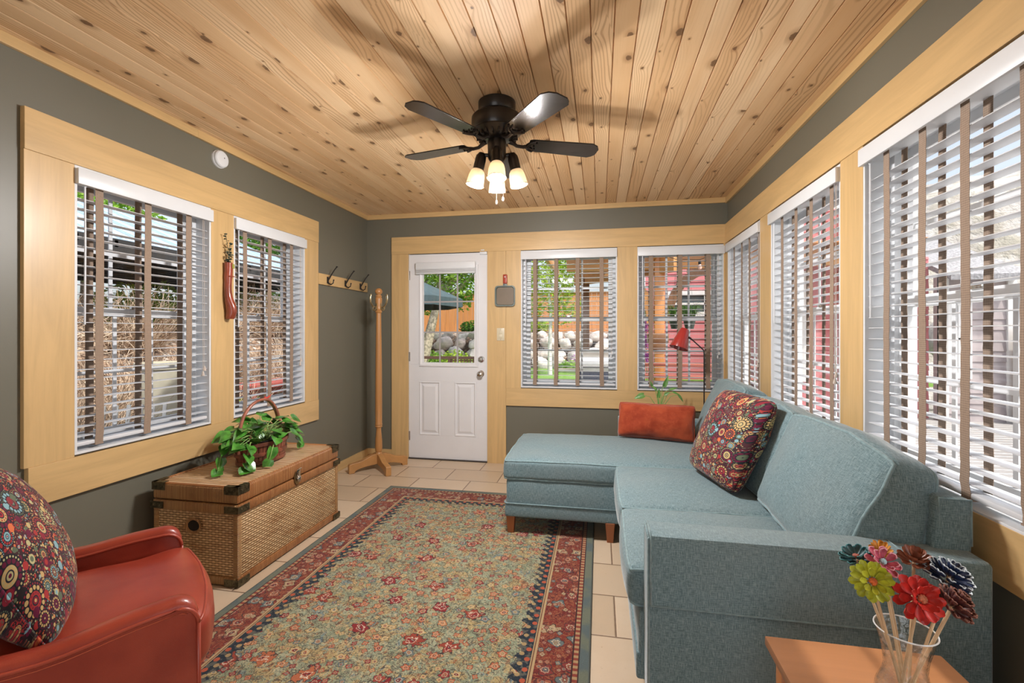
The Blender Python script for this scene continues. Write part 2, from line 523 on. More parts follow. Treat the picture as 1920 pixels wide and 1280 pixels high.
    # outer beaded stripe, then the plain slate edge
    bead = ((along*2*pi/.028).sin()).gt(0)
    st = g.mix(bead, (.24,.05,.035), (.40,.26,.13))
    col = g.mix(e.lt(.062), col, st)
    col = g.mix(((e-.062).abs()).lt(.003), col, (.05,.02,.02))
    col = g.mix(((e-.038).abs()).lt(.003), col, (.05,.03,.03))
    edge = g.mix(g.noise(scale=9, detail=3).sm(.4,.6), (.10,.13,.13), (.15,.165,.12))
    col = g.mix(e.lt(.036), col, edge)
    sp = g.noise(scale=420, detail=2)
    col = g.mix(sp.sm(.25,.75)*.5, col, g.mix(.5, col, (0,0,0)))
    return g.done(col, .95, sheen=.25, bump=g.bump(sp, .5, .003), spec=.15)
RUG = mat_rug()

def mat_wicker(name, ax, pu=.019, pv=.0118, dark=(.13,.05,.015), light=(.78,.54,.28)):
    """over-and-under weave; ax picks the two surface axes"""
    g = G(name); c = g.obj(); u = c[ax[0]]; v = c[ax[1]]
    col_i = (u/pu).floor(); row = (v/pv).floor()
    par = (col_i+row).mod(2.0)
    fu = (u/pu).fract(); fv = (v/pv).fract()
    hu = ((fu*pi).sin()); hv = ((fv*pi).sin())
    wv_ = hv*(par*hu*.80 + .20) + hv*(1-par)*.18
    r1, _ = g.white(g.vec(row, (u*3.1).floor(), 1), '3D')
    big = g.noise(g.vec(u*5, v*14, 0), 1, 3, .6)
    colr = g.mix(r1, tuple(x*.82 for x in light), light)
    colr = g.mix(big.sm(.48,.68)*.7, colr, (.36,.17,.06))
    colr = g.mix(wv_.sm(.0,.55), dark, colr)
    return g.done(colr, .45, coat=.15, bump=g.bump(wv_, .9, .004))
WICK_F = mat_wicker('wicker front', (1,2)); WICK_E = mat_wicker('wicker end', (0,2))
def mat_reed(name, a, pitch=.0085, c1=(.52,.30,.12), c2=(.33,.135,.045), gap=(.07,.03,.012)):
    g = G(name); c = g.obj(); u = c[a]
    f = (u/pitch).fract(); h = (f*pi).sin()
    r, _ = g.white((u/pitch).floor())
    col = g.mix(r, c1, c2)
    k = [14., 14., 14.]
    col = g.mix(g.noise(g.vec(*[q*w for q, w in zip(c, k)]), 1, 4, .6).sm(.5,.75)*.6, col, tuple(x*.6 for x in c2))
    col = g.mix(h.sm(.10,.5) if pitch < .02 else h.sm(.35,.75), gap, col)
    return g.done(col, .42, coat=.2, bump=g.bump(h, .8, .003))
REED_TOP = mat_reed('reed lid', 1, .0225, (.66,.47,.29), (.56,.36,.19), (.16,.07,.025))
REED_Y = mat_reed('reed rail lengthwise', 1, .006, (.44,.20,.07), (.33,.12,.035), (.12,.045,.015))
REED_X = mat_reed('reed rail across', 0, .006, (.50,.29,.11), (.36,.17,.06), (.10,.04,.015))
REED_Z = mat_reed('reed corner', 2, .006, (.50,.29,.11), (.40,.20,.08), (.10,.04,.015))

LEAF = plain('glossy leaf', (.055,.20,.025), .3, coat=.35, var=.45, vs=25)
LEAF2 = plain('lily leaf', (.10,.24,.05), .38, var=.3, vs=25)
STEM = plain('green stem', (.22,.36,.10), .5)
DRIED = plain('dried eucalyptus', (.05,.075,.055), .7, var=.4, vs=30)
BASK = plain('stained slat wood', (.17,.050,.028), .42, var=.45, vs=22, coat=.2)
BASKH = plain('bent handle wood', (.30,.10,.06), .35, var=.3, vs=12, coat=.3)
SOIL = plain('potting soil', (.03,.02,.015), .95, bumpv=.5)
POTBLK = plain('black nursery pot', (.015,.016,.02), .5)
# ------------------------------------------------------------------ the room
XL, XR, YB, YN, ZC = -2.315, 1.10, 4.32, -2.3, 2.43
WZ0, WZ1 = .715, 2.005

def wall_with_holes(name, L, holes, T=.16, H=2.62, z0=-.1, parent_loc=None, rz=0, mat=WALL, label=None):
    """local x along the wall, y to the outside; holes = (u0,u1,z0,z1)"""
    m = MB(); us = sorted(holes); u = 0
    for (a, b, c, d) in us:
        if a > u: m.box(u, a, 0, T, z0, H)
        if c > z0: m.box(a, b, 0, T, z0, c)
        m.box(a, b, 0, T, d, H); u = b
    if u < L: m.box(u, L, 0, T, z0, H)
    o = m.build(name, mat, smooth=0); o.location = parent_loc; o.rotation_euler = (0,0,rz)
    return struct(o)

left_w = [(1.655, 2.39), (2.565, 3.29)]
right_w = [(3.42, 4.235), (2.35, 3.22), (1.29, 2.165), (-.35, .95)]
back_w = [(-.73, .158), (.336, 1.072)]
wall_with_holes('wall_left', YB-YN, [(a-YN, b-YN, .70, 1.995) for a, b in left_w], parent_loc=(XL, YN, 0), rz=pi/2)
wall_with_holes('wall_right', YB-YN, [(YB-b, YB-a, WZ0, 2.02) for a, b in right_w], parent_loc=(XR, YB, 0), rz=-pi/2)
wall_with_holes('wall_back', XR-XL+.32, [(a-XL+.16, b-XL+.16, .73, 2.02) for a, b in back_w] + [(-1.863-XL+.16, -1.057-XL+.16, -.02, 2.026)], parent_loc=(XL-.16, YB, 0))
# the wall behind the camera; its wide glazed opening is added to let in light
wall_with_holes('wall_front', XR-XL+.32, [(.75, 3.1, -.02, 2.15)], parent_loc=(XR+.16, YN, 0), rz=pi)

# floor
m = MB(); m.box(XL-.1, XR+.1, YN-.1, YB+.14, -.12, 0)
struct(m.build('floor', TILE, smooth=0))
# ceiling: v-grooved boards in one sheet
m = MB(); W = .0893
prof = []; k = math.floor(XL/W)-1
x = (k+.63)*W
while x < XR+.3:
    prof += [(x-.003, ZC), (x-.0012, ZC+.009), (x+.0012, ZC+.009), (x+.003, ZC)]; x += W
prof += [(x, ZC+.2), ((k+.63)*W-.01, ZC+.2)]
m.prism([(p, q) for p, q in prof], YN-.1, YB+.1, axis='y')
struct(m.build('ceiling', PINE, smooth=0))

tn = [0]
def trim(x0, x1, y0, y1, z0, z1, ax, name=None, label=None, bev=.0015):
    tn[0] += 1
    m = MB(); cx, cy, cz = (x0+x1)/2, (y0+y1)/2, (z0+z1)/2
    m.box(x0-cx, x1-cx, y0-cy, y1-cy, z0-cz, z1-cz)
    o = m.build(name or 'trim_%d' % tn[0], MAPLE[ax], smooth=0, bevel=bev); o.location = (cx, cy, cz)
    return struct(o)
T = .02
# left casings
trim(XL, XL+T+.004, 1.470, 3.468, 1.995, 2.168, 1); trim(XL, XL+T+.004, 1.483, 3.468, .527, .692, 1)
trim(XL, XL+T, 1.470, 1.655, .692, 1.995, 2); trim(XL, XL+T, 2.39, 2.565, .692, 1.995, 2); trim(XL, XL+T, 3.29, 3.468, .692, 1.995, 2)
# back casings
trim(-2.039, XR-T, YB-T-.004, YB, 2.026, 2.195, 0)
trim(-2.039, -1.863, YB-T, YB, 0, 2.026, 2); trim(-1.057, -.874, YB-T, YB, 0, 2.026, 2)
trim(-.873, -.73, YB-T, YB, .722, 2.026, 2); trim(.158, .336, YB-T, YB, .722, 2.026, 2); trim(1.065, XR-T, YB-T, YB, .722, 2.026, 2)
trim(-.873, XR-T, YB-T-.002, YB, .555, .722, 0)
# right casings
trim(XR-T-.004, XR, .7, 4.3, 2.026, 2.195, 1); trim(XR-T-.004, XR, -2.28, .7, 2.026, 2.195, 1)
trim(XR-T-.002, XR, -2.28, 4.3, .553, .720, 1)
for a, b in ((3.22, 3.42), (2.165, 2.35), (.95, 1.29), (-.53, -.35), (4.235, 4.3)):
    trim(XR-T, XR, a, b, .720, 2.026, 2)
# crown strips
trim(XL, XL+.018, YN, 2.3, 2.384, ZC, 1); trim(XL, XL+.018, 2.3, YB, 2.384, ZC, 1)
trim(XL+.018, XR-.018, YB-.018, YB, 2.384, ZC, 0); trim(XR-.018, XR, 2.95, YB, 2.378, ZC, 1); trim(XR-.018, XR, YN, 2.95, 2.378, ZC, 1)
trim(XL, XR, YN, YN+.018, 2.384, ZC, 0)
# baseboards
trim(XL, XL+.014, YN, YB, 0, .078, 1, 'baseboard_left'); trim(XL+.014, -2.039, YB-.014, YB, 0, .08, 0, 'baseboard_back')
trim(-.874, XR, YB-.014, YB, 0, .08, 0, 'baseboard_back'); trim(XR-.014, XR, YN, YB-.014, 0, .08, 1, 'baseboard_right')

def ring(m, x0, x1, z0, z1, t, y0, y1):
    m.box(x0, x1, y0, y1, z0, z0+t); m.box(x0, x1, y0, y1, z1-t, z1)
    m.box(x0, x0+t, y0, y1, z0+t, z1-t); m.box(x1-t, x1, y0, y1, z0+t, z1-t)

wn = [0]
def window(loc, rz, w, z0, z1):
    wn[0] += 1
    e = struct(empty('window_%d' % wn[0], loc, rz))
    m = MB(); ring(m, 0, w, z0, z1, .012, -.019, .09); ring(m, .002, w-.002, z0+.002, z1-.002, .036, .075, .15)
    m.build('window_frame', WHITE, e, smooth=0, bevel=.002)
    zm = (z0+z1)/2
    for nm, a, b, y in (('upper_sash', zm-.02, z1-.034, .118), ('lower_sash', z0+.034, zm+.022, .092)):
        m = MB(); ring(m, .036, w-.036, a, b, .040, y, y+.026)
        s = m.build(nm, WHITE, e, smooth=0, bevel=.002)
        m = MB(); iw = w-.152
        for k in (1, 2): 
            u = .076+iw*k/3; m.box(u-.009, u+.009, y+.009, y+.015, a+.04, b-.04)
        zc = (a+b)/2; m.box(.076, w-.076, y+.0085, y+.0155, zc-.009, zc+.009)
        m.build('muntins', WHITE, s, smooth=0)
        m = MB(); m.box(.07, w-.07, y+.018, y+.022, a+.035, b-.035)
        m.build('pane', GLASS, s, smooth=0)
    m = MB(); m.rbox(w/2-.03, w/2+.03, .080, .095, zm+.018, zm+.032, .003); m.box(w/2-.004, w/2+.03, .078, .084, zm+.03, zm+.036)
    m.build('sash_lock', CHROME, e)
    return e

def blind(loc, rz, w, z0, z1, tapes, label, wand=True, grp='white slat blinds on the windows'):
    e = tag(empty('window_blind', loc, rz), label, 'window blind')
    m = MB(); m.rbox(.001, w-.001, -.040, -.026, z1-.072, z1-.002, .003); m.box(.002, .014, -.026, -.020, z1-.070, z1-.004); m.box(w-.014, w-.002, -.026, -.020, z1-.070, z1-.004)
    m.build('valance', WHITE, e)
    m = MB(); m.box(.014, w-.014, -.017, .055, z1-.056, z1-.013); m.build('headrail', SLATM, e, smooth=0, bevel=.002)
    n = int((z1-.075-z0-.05)/.0432); m = MB()
    for i in range(n):
        z = z0+.062+i*.0432; rr = random.uniform(-.0009, .0009)
        sec = [(-.006, -.0006), (.007, .0002), (.020, .0005), (.033, .0002), (.046, -.0006), (.046, .0016), (.033, .0025), (.020, .0028), (.007, .0025), (-.006, .0016)]
        m.prism([(p, q+z+rr) for p, q in sec], .015, w-.015, axis='x')
    m.build('slats', SLATM, e, smooth=30)
    m = MB(); m.rbox(.015, w-.015, -.007, .047, z0+.020, z0+.038, .004); m.build('bottom_rail', SLATM, e)
    for ti, t in enumerate(tapes):
        m = MB(); N = 46; top = z1-.056; bot = z0+.014
        for fy, sg in ((-.0095, -1), (.0495, 1)):
            vs = []; hw = .018
            for i in range(N):
                f = i/(N-1); z = top+(bot-top)*f
                wob = .0016*sin(f*9+ti*2.1+sg)+(.003*sin(f*30+ti) if f > .94 else 0)
                yy = fy+sg*(.0007*sin(z*2*pi/.0432)+ (0 if f < .97 else -.002))
                for dx, dy in ((-hw, 0), (hw, 0), (hw, sg*.0012), (-hw, sg*.0012)): vs.append((t+dx+wob, yy+dy, z))
            fs = []
            for i in range(N-1):
                for k in range(4): fs.append((i*4+k, i*4+(k+1) % 4, (i+1)*4+(k+1) % 4, (i+1)*4+k))
            fs += [(0,1,2,3), tuple((N-1)*4+k for k in (3,2,1,0))]
            m.add(vs, fs)
        m.box(t-.018, t+.018, -.0095, .0495, z0+.0125, z0+.0185)
        m.build('cloth_tape', TAPE, e, smooth=50)
    m = MB(); m.tube([(.045, -.015, z1-.06), (.046, -.016, z1-.35), (.045, -.014, z1-.70)], .0042, 6)
    m.tube([(.045, -.015, z1-.05), (.045, -.015, z1-.075)], .007, 8)
    m.build('tilt_wand', SLATM, e)
    m = MB(); cz = z0+.30
    for dx in (-.004, .004): m.tube([(w-.05+dx, -.014, z1-.06), (w-.05+dx*1.5, -.015, (z1+cz)/2), (w-.05+dx, -.016, cz+.03*(dx > 0))], .0012, 5)
    m.build('lift_cord', CORD, e)
    m = MB()
    for dx, dz in ((-.005, 0), (.006, .03)): m.lathe([(.002, .028), (.005, .022), (.009, .004), (.008, 0), (.002, -.001)], (w-.05+dx, -.016, cz-.02+dz), 8)
    m.build('tassel', WHITE if rz <= 0.1 and rz > -.1 else CORD, e)
    return e

for (a, b), tp, lb in zip(left_w, ((1.767-1.655, 2.003-1.655, 2.246-1.655), (2.671-2.565, 2.903-2.565, 3.141-2.565)),
        ('white slat blind with three brown cloth tapes on the left wall, nearer the armchair', 'white slat blind with three brown cloth tapes on the left wall, nearer the coat stand')):
    window((XL, a, 0), pi/2, b-a, .70, 1.995); blind((XL, a, 0), pi/2, b-a, .712, 1.983, tp, lb)
for (a, b), tp, lb in zip(back_w, ((.133, .331, .531, .749), (.121, .368, .605)),
        ('white slat blind with four brown tapes on the back wall beside the door casing', 'white slat blind on the back wall behind the red lamp')):
    window((a, YB, 0), 0, b-a, .73, 2.02); blind((a, YB, 0), 0, b-a, .742, 2.008, tp, lb)
rt = [(4.072, 3.867, 3.681, 3.469), (3.058, 2.858, 2.667, 2.449), (2.021, 1.821, 1.631, 1.426)]
for (a, b), tp, lb in zip(right_w[:3], rt, ('white slat blind on the right wall, next to the far corner',
        'white slat blind on the right wall, middle of three', 'white slat blind on the right wall, nearest the side table')):
    window((XR, b, 0), -pi/2, b-a, WZ0, 2.02); blind((XR, b, 0), -pi/2, b-a, .727, 2.008, [b-t for t in tp], lb)
a, b = right_w[3]; window((XR, b, 0), -pi/2, b-a, WZ0, 2.02)  # added window out of view, lets daylight onto the foreground
# unseen glazed door behind the camera, added to let in light
e = struct(empty('added_door', (XL+.16+.155, YN, 0)))
m = MB(); ring(m, 0.001, 2.349, .001, 2.149, .06, -.13, -.03); m.box(1.14, 1.21, -.12, -.04, .06, 2.09); m.build('door_frame', WHITE, e, smooth=0, bevel=.003)
m = MB(); m.box(.06, 1.14, -.082, -.078, .06, 2.09); m.build('pane', GLASS, e, smooth=0)
m = MB(); m.box(1.21, 2.29, -.082, -.078, .06, 2.09); m.build('pane', GLASS, e, smooth=0)

# ---- the white entry door
D = struct(empty('door_1', (-1.863, YB, 0)))
DW, DH, DY = .806, 2.022, .004
def ringloft(m, x0, x1, z0, z1, steps, fill=True):
    vs = []
    for ins, y in steps: vs += [(x0+ins, y, z0+ins), (x1-ins, y, z0+ins), (x1-ins, y, z1-ins), (x0+ins, y, z1-ins)]
    fs = [(i*4+k, i*4+(k+1) % 4, (i+1)*4+(k+1) % 4, (i+1)*4+k) for i in range(len(steps)-1) for k in range(4)]
    if fill: q = (len(steps)-1)*4; fs.append((q, q+1, q+2, q+3))
    m.add(vs, fs)
m = MB(); lx0, lx1, lz0, lz1 = .130, .690, .935, 1.885
pans = [(.106, .326, .235, .768), (.470, .690, .235, .768)]
zs = [(.008, .235), (.768, .935), (1.885, DH)]
for a, b in zs: m.box(.006, DW-.004, DY, DY+.044, a, b)
xs = [.006, .106, .326, .470, .690, DW-.004]
for i in (0, 2, 4): m.box(xs[i], xs[i+1], DY, DY+.044, .235, .768)
m.box(.006, lx0, DY, DY+.044, lz0, lz1); m.box(lx1, DW-.004, DY, DY+.044, lz0, lz1)
for x0, x1, z0, z1 in pans:
    ringloft(m, x0, x1, z0, z1, [(0, DY+.02), (0, DY), (.006, DY-.0035), (.013, DY-.0035), (.021, DY+.007), (.030, DY+.007), (.052, DY-.0015), (.06, DY-.0015)])
m.build('door_slab', WPAINT, D, smooth=20, bevel=.0015)
m = MB(); ringloft(m, lx0-.022, lx1+.022, lz0-.022, lz1+.022, [(0, DY+.001), (.003, DY-.010), (.016, DY-.012), (.030, DY-.004), (.040, DY-.003), (.042, DY+.02)], fill=False)
m.build('glazing_frame', WPAINT, D, smooth=25)
m = MB(); m.box(lx0, lx1, DY+.022, DY+.026, lz0, lz1); m.build('pane', GLASS, D, smooth=0)
m = MB(); gx0, gx1, gz0, gz1 = lx0+.02, lx1-.02, lz0+.02, lz1-.02
for u in (-1.547+1.863, -1.367+1.863): m.box(u-.007, u+.007, DY+.014, DY+.022, gz0, gz1)
for z in (1.252, 1.552): m.box(gx0, gx1, DY+.013, DY+.021, z-.007, z+.007)
m.build('muntins', plain('grey muntin', (.36,.34,.34), .5, var=.05), D, smooth=0)
m = MB(); m.rbox(.086, .690, DY-.050, DY-.004, 1.868, 1.935, .006)
for k in range(5): m.rbox(.088, .688, DY-.046, DY-.006, 1.835+k*.007, 1.8405+k*.007, .002)
m.rbox(.088, .688, DY-.048, DY-.004, 1.822, 1.834, .003); m.build('raised_shade', WHITE, D)
def knob(name, x, z, prof):
    m = MB(); Mk = TR((x, DY, z), rx=pi/2); m.lathe(prof, n=24, M=Mk); return m.build(name, CHROME, D)
knob('door_knob', .740, .852, [(.0, 0), (.031, 0), (.031, .005), (.026, .010), (.012, .012), (.011, .030), (.020, .036), (.028, .046), (.029, .056), (.024, .066), (.010, .070), (0, .0705)])
knob('deadbolt', .742, .990, [(.0, 0), (.033, 0), (.033, .006), (.028, .014), (.018, .015), (0, .015)])
m = MB(); m.rbox(.742-.006, .742+.006, DY-.032, DY-.012, .975, 1.005, .003); m.build('thumb_turn', CHROME, D)
for z in (.225, 1.01, 1.815):
    m = MB(); m.tube([(.001, DY-.008, z-.045), (.001, DY-.008, z+.045)], .0065, 8); m.box(.004, .012, DY-.003, DY-.0002, z-.045, z+.045); m.build('hinge', CHROME, D)
tn[0] += 1
m = MB(); m.box(-1.862, -1.058, 4.300, 4.45, .0005, .010); struct(m.build('trim_%d' % tn[0], plain('bronze threshold', (.06,.05,.045), .4, metal=.5), smooth=0, bevel=.002))
tn[0] += 1
m = MB(); m.box(-1.863, -1.857, 4.322, 4.46, .012, 2.024); m.box(-1.063, -1.057, 4.322, 4.46, .012, 2.024); struct(m.build('trim_%d' % tn[0], WPAINT, smooth=0))
# alarm contact
e = tag(empty('contact_sensor', (-1.10, YB-.024, 2.03)), 'small white two-piece alarm sensor at the top corner of the door', 'sensor')
m = MB(); m.rbox(-.030, .040, -.006, .028, -.030, -.006, .003); m.build('sensor_body', WHITE, e)
m = MB(); m.rbox(-.018, .016, -.010, .000, .004, .014, .002); m.build('magnet', WHITE, e)
# ------------------------------------------------------------------ soft shapes
def cushion_map(hx, hy, hz, r, bulge, wr=.0, seed=0, warp=None):
    h = (hx, hy, hz)
    def f(p):
        q = [max(-(h[i]-r), min(h[i]-r, p[i]*h[i])) for i in range(3)]
        d = Vector([p[i]*h[i]-q[i] for i in range(3)])
        v = Vector(q)
        if d.length > 1e-7: v = v + d.normalized()*r
        n = [v[i]/h[i] for i in range(3)]
        for i in range(3):
            j, k = (i+1) % 3, (i+2) % 3
            w_ = abs(n[i])**3*(1 if n[i] > 0 else -1)
            b = bulge[i] if not isinstance(bulge[i], tuple) else (bulge[i][1] if n[i] > 0 else bulge[i][0])
            v[i] += w_*b*max(0, 1-n[j]**2)**.7*max(0, 1-n[k]**2)**.7
        if wr:
            v += mnoise.noise_vector(v*7+Vector((seed, seed*2, 0)))*wr
            v += mnoise.noise_vector(v*17+Vector((seed, seed*3, 5)))*wr*.35
        return warp(v) if warp else v
    return f
def cushion(name, sx, sy, sz, mat, parent, M, r=.03, bulge=(.008,.008,.02), wr=.003, seed=0, pipe_axis=2, pr=.0055, pmat=None, n=22, warp=None, loops=(1, -1)):
    f = cushion_map(sx/2, sy/2, sz/2, r, bulge, wr, seed, warp)
    def rem(t):   # denser towards the edges
        return sin(t*pi/2)*.5+t*.5
    bm = bmesh.new(); bmesh.ops.create_cube(bm, size=2); bmesh.ops.subdivide_edges(bm, edges=bm.edges[:], cuts=n, use_grid_fill=True)
    for v in bm.verts: v.co = f([rem(max(-1, min(1, c))) for c in v.co])
    m = MB(); m.bm(bm); o = m.build(name, mat, parent, smooth=180, M=M)
    if pr:
        m = MB(); N = 16; a = pipe_axis; j, k = (a+1) % 3, (a+2) % 3
        for s_ in loops:
            pts = []
            for (u0, v0, u1, v1) in ((-1,-1,1,-1),(1,-1,1,1),(1,1,-1,1),(-1,1,-1,-1)):
                for i in range(N):
                    t = i/N; u = u0+(u1-u0)*rem2(t); w_ = v0+(v1-v0)*rem2(t)
                    p = [0,0,0]; p[a] = s_; p[j] = u; p[k] = w_; pts.append(f(p))
            m.tube(pts, pr, 7, closed=True)
        m.build('welt', pmat or PIPE, o, smooth=180, M=M)
    return o
def rem2(t): return (1-cos(t*pi))/2*.6+t*.4

def pillow(name, w, h, t, mat, M, label, cat='cushion', pr=.004, pmat=None, seed=0, wr=.006, pinch=.07, group=None, n=44, pw=.5, rc=.0):
    def f(u, v, s_):
        e = max(0, (1-u*u))**pw*max(0, (1-v*v))**pw
        cr = 1-rc*(abs(u*v))**5
        x = u*w/2*(1-pinch*(1-v*v)*abs(u))*cr; y = v*h/2*(1-pinch*(1-u*u)*abs(v))*cr; z = s_*t/2*e
        p = Vector((x, y, z))
        k = min(1, e*2)
        p += mnoise.noise_vector(p*6+Vector((seed, 0, s_)))*wr*k + mnoise.noise_vector(p*15+Vector((seed, 3, s_)))*wr*.4*k
        return p
    def q(a): a = 2*a-1; return sin(a*pi/2)*.7+a*.3
    m = MB()
    for s_ in (1, -1): m.grid(n, n, lambda a, b: f(q(a), q(b), s_))
    e = tag(m.build(name, mat, None, smooth=180), label, cat, group)
    bm = bmesh.new(); bm.from_mesh(e.data); bmesh.ops.remove_doubles(bm, verts=bm.verts[:], dist=1e-5); bmesh.ops.recalc_face_normals(bm, faces=bm.faces[:]); bm.to_mesh(e.data); bm.free()
    e.matrix_world = M
    if pr:
        m = MB(); pts = []
        for (u0, v0, u1, v1) in ((-1,-1,1,-1),(1,-1,1,1),(1,1,-1,1),(-1,1,-1,-1)):
            for i in range(20):
                tt = i/20; pts.append(f(u0+(u1-u0)*tt, v0+(v1-v0)*tt, 0))
        m.tube(pts, pr, 7, closed=True); o = m.build('welt', pmat or mat, e, smooth=180)
    return e

# ------------------------------------------------------------------ sofa
SL = (.45, 2.55, 0); SO = tag(empty('sectional_sofa', SL), 'teal tweed sectional sofa with a chaise standing under the right hand windows', 'sofa')
TM = Matrix.Translation(Vector(SL)*-1)
def sbox(name, x0, x1, y0, y1, z0, z1, r=.012, mat=FAB, par=SO, n=3):
    m = MB(); m.rbox(x0, x1, y0, y1, z0, z1, r, n); return m.build(name, mat, par, M=TM, smooth=60)
sbox('seat_base', .125, .92, 1.55, 2.80, .125, .345, .02)
sbox('chaise_base', -.568, .93, 2.795, 3.585, .125, .345, .02)
m = MB(); m.rbox(-.575, .90, 2.788, 3.592, .114, .198, .012, 3); m.rbox(.118, .90, 1.555, 2.78, .114, .205, .01, 3)
m.build('base_band', FAB, SO, M=TM, smooth=60)
m = MB()
m.tube([(-.575, 3.55, .198), (-.577, 2.80, .198), (-.565, 2.787, .198), (.125, 2.786, .198)], .004, 6)
m.build('band_welt', PIPE, SO, M=TM, smooth=180)
def arm(name, y0, y1, z1):
    o = sbox(name, .143, 1.035, y0, y1, .114, z1, .014)
    m = MB(); 
    yf = y0 if y0 < 2 else y1
    for yy in (y0+.004, y1-.004): m.tube([(.146, yy, .12), (.146, yy, z1-.006), (.150, yy, z1-.003)], .0045, 6)
    m.tube([(.147, y0+.006, z1-.004), (.147, y1-.006, z1-.004)], .0045, 6)
    m.build('welt', PIPE, o, M=TM, smooth=180)
    return o
A1 = arm('arm', 1.445, 1.56, .628); A2 = arm('arm', 3.588, 3.695, .60)
# thin fitted cover lying over the near arm
m = MB(); sec = [(1.4395, .425), (1.4365, .428), (1.437, .62), (1.445, .6325), (1.555, .6345), (1.5655, .628), (1.566, .50), (1.5615, .50), (1.561, .625), (1.553, .6295), (1.449, .6275), (1.4415, .618)]
m.prism(sec, .150, .835, axis='x'); cv = m.build('arm_cover', FAB, SO, M=TM, smooth=40)
m = MB(); m.tube([(.152, 1.4365, .43), (.152, 1.4365, .62), (.152, 1.445, .634), (.152, 1.553, .6355)], .0028, 6)
m.tube([(.152, 1.4365, .428), (.5, 1.436, .427), (.834, 1.4365, .428)], .003, 6); m.tube([(.834, 1.4365, .43), (.834, 1.437, .62), (.834, 1.45, .633), (.834, 1.553, .635)], .0022, 6)
m.build('hem', PIPE, cv, M=TM, smooth=180)
# back frame
m = MB(); bm = bmesh.new()
pts = [(.905, .20), (1.040, .20), (1.040, .772), (.952, .776)]
vs = [bm.verts.new((p, yy, q)) for yy in (1.525, 3.69) for p, q in pts]
for q_ in ((0,1,2,3), (7,6,5,4), (0,4,5,1), (1,5,6,2), (2,6,7,3), (3,7,4,0)): bm.faces.new([vs[i] for i in q_])
bmesh.ops.bevel(bm, geom=bm.edges[:], offset=.014, segments=3, profile=.5, affect='EDGES'); m.bm(bm)
bf = m.build('back_frame', FAB, SO, M=TM, smooth=60)
m = MB(); m.tube([(.957, 1.529, .64), (.957, 1.529, .772), (1.036, 1.529, .769), (1.036, 1.529, .64)], .004, 6); m.build('welt', PIPE, bf, M=TM, smooth=180)
# seat cushions
def seat(name, x0, x1, y0, y1, z0, z1, seed, crown=.022, warp=None):
    c = Vector(((x0+x1)/2, (y0+y1)/2, (z0+z1)/2))
    return cushion(name, x1-x0, y1-y0, z1-z0, FAB, SO, TM @ Matrix.Translation(c), r=.028, bulge=((.018,.006), .006, (.004, crown)), wr=.0035, seed=seed, warp=warp)
seat('seat_cushion', .094, .80, 1.568, 2.118, .340, .470, 3); seat('seat_cushion', .094, .80, 2.124, 2.782, .340, .468, 8)
seat('chaise_cushion', -.585, .80, 2.790, 3.580, .338, .464, 15, .030)
# back cushions
for i, (y0, y1, dx, top) in enumerate(((1.545, 2.262, 0, .885), (2.268, 2.93, .012, .880), (2.935, 3.64, .0, .905))):
    hgt = top-.455; Mx = TM @ TR((.852+dx, (y0+y1)/2, .455+hgt/2), ry=R(17))
    def wp(v, hh=hgt):
        f = v.z/hh+.5
        q_ = v.y/(.36); dr = (max(0, -q_)**2)*(.030 if i == 0 else .0)*max(0, f)
        return Vector((v.x*(1.16-.42*f)+dr*.9, v.y*(1-.03*f)+(.012*f if i == 0 else 0), v.z-dr+.010*cos(v.y*4.5)*(1 if v.z > 0 else 0)))
    cushion('back_cushion', .185, y1-y0, hgt, FAB, SO, Mx, r=.035, bulge=((.040, .01), .012, .012), wr=.008, seed=21+i*7, pipe_axis=0, warp=wp, pr=.006)
for x, y in ((-.540, 2.822), (.062, 2.815), (-.540, 3.545), (.19, 3.60), (.18, 1.50), (.98, 1.50), (.98, 3.63)):
    m = MB(); m.lathe([(.0265, 0.0), (.0400, .118)], (x, y, 0 if y < 1.7 or x > -.03 or y > 3.49 else .011), 4, M=None)
    c = Vector((x, y, 0)); m.v = [tuple(Matrix.Translation(c) @ Matrix.Rotation(pi/4, 4, 'Z') @ Matrix.Translation(-c) @ Vector(v)) for v in m.v]
    m.build('leg', LEGW, SO, M=TM, smooth=0, bevel=.003)

# pillows on the sofa
BL, BR_, TL_ = Vector((.525,2.74,.505)), Vector((.640,2.30,.495)), Vector((.715,2.79,.92))
ux = (BR_-BL).normalized(); uy = (TL_-BL); uy = (uy-ux*uy.dot(ux)).normalized(); uz = ux.cross(uy)
cc = BL+ux*.225+uy*.225-uz*0+Vector((-.022,-.02,.012))
pillow('throw_pillow', .475, .475, .17, PRINT, frame(cc, ux, uy, uz), 'large multicolored circle-print throw pillow leaning on the back of the teal sofa', 'pillow', seed=4, pinch=.02, pw=.36, rc=.07)
BL, BR_ = Vector((.130,3.500,.49)), Vector((.645,3.38,.49)); ux = (BR_-BL).normalized(); uy = Vector((.06,.26,.95)); uy = (uy-ux*uy.dot(ux)).normalized(); uz = ux.cross(uy)
pillow('throw_pillow', .535, .25, .165, VELVET, frame(BL+ux*.265+uy*.115+Vector((0,-.035,.012)), ux, uy, uz), 'rust red velvet lumbar pillow at the far end of the chaise', 'pillow', seed=9, pinch=.045, pr=.005, pw=.38, wr=.020, rc=.05)

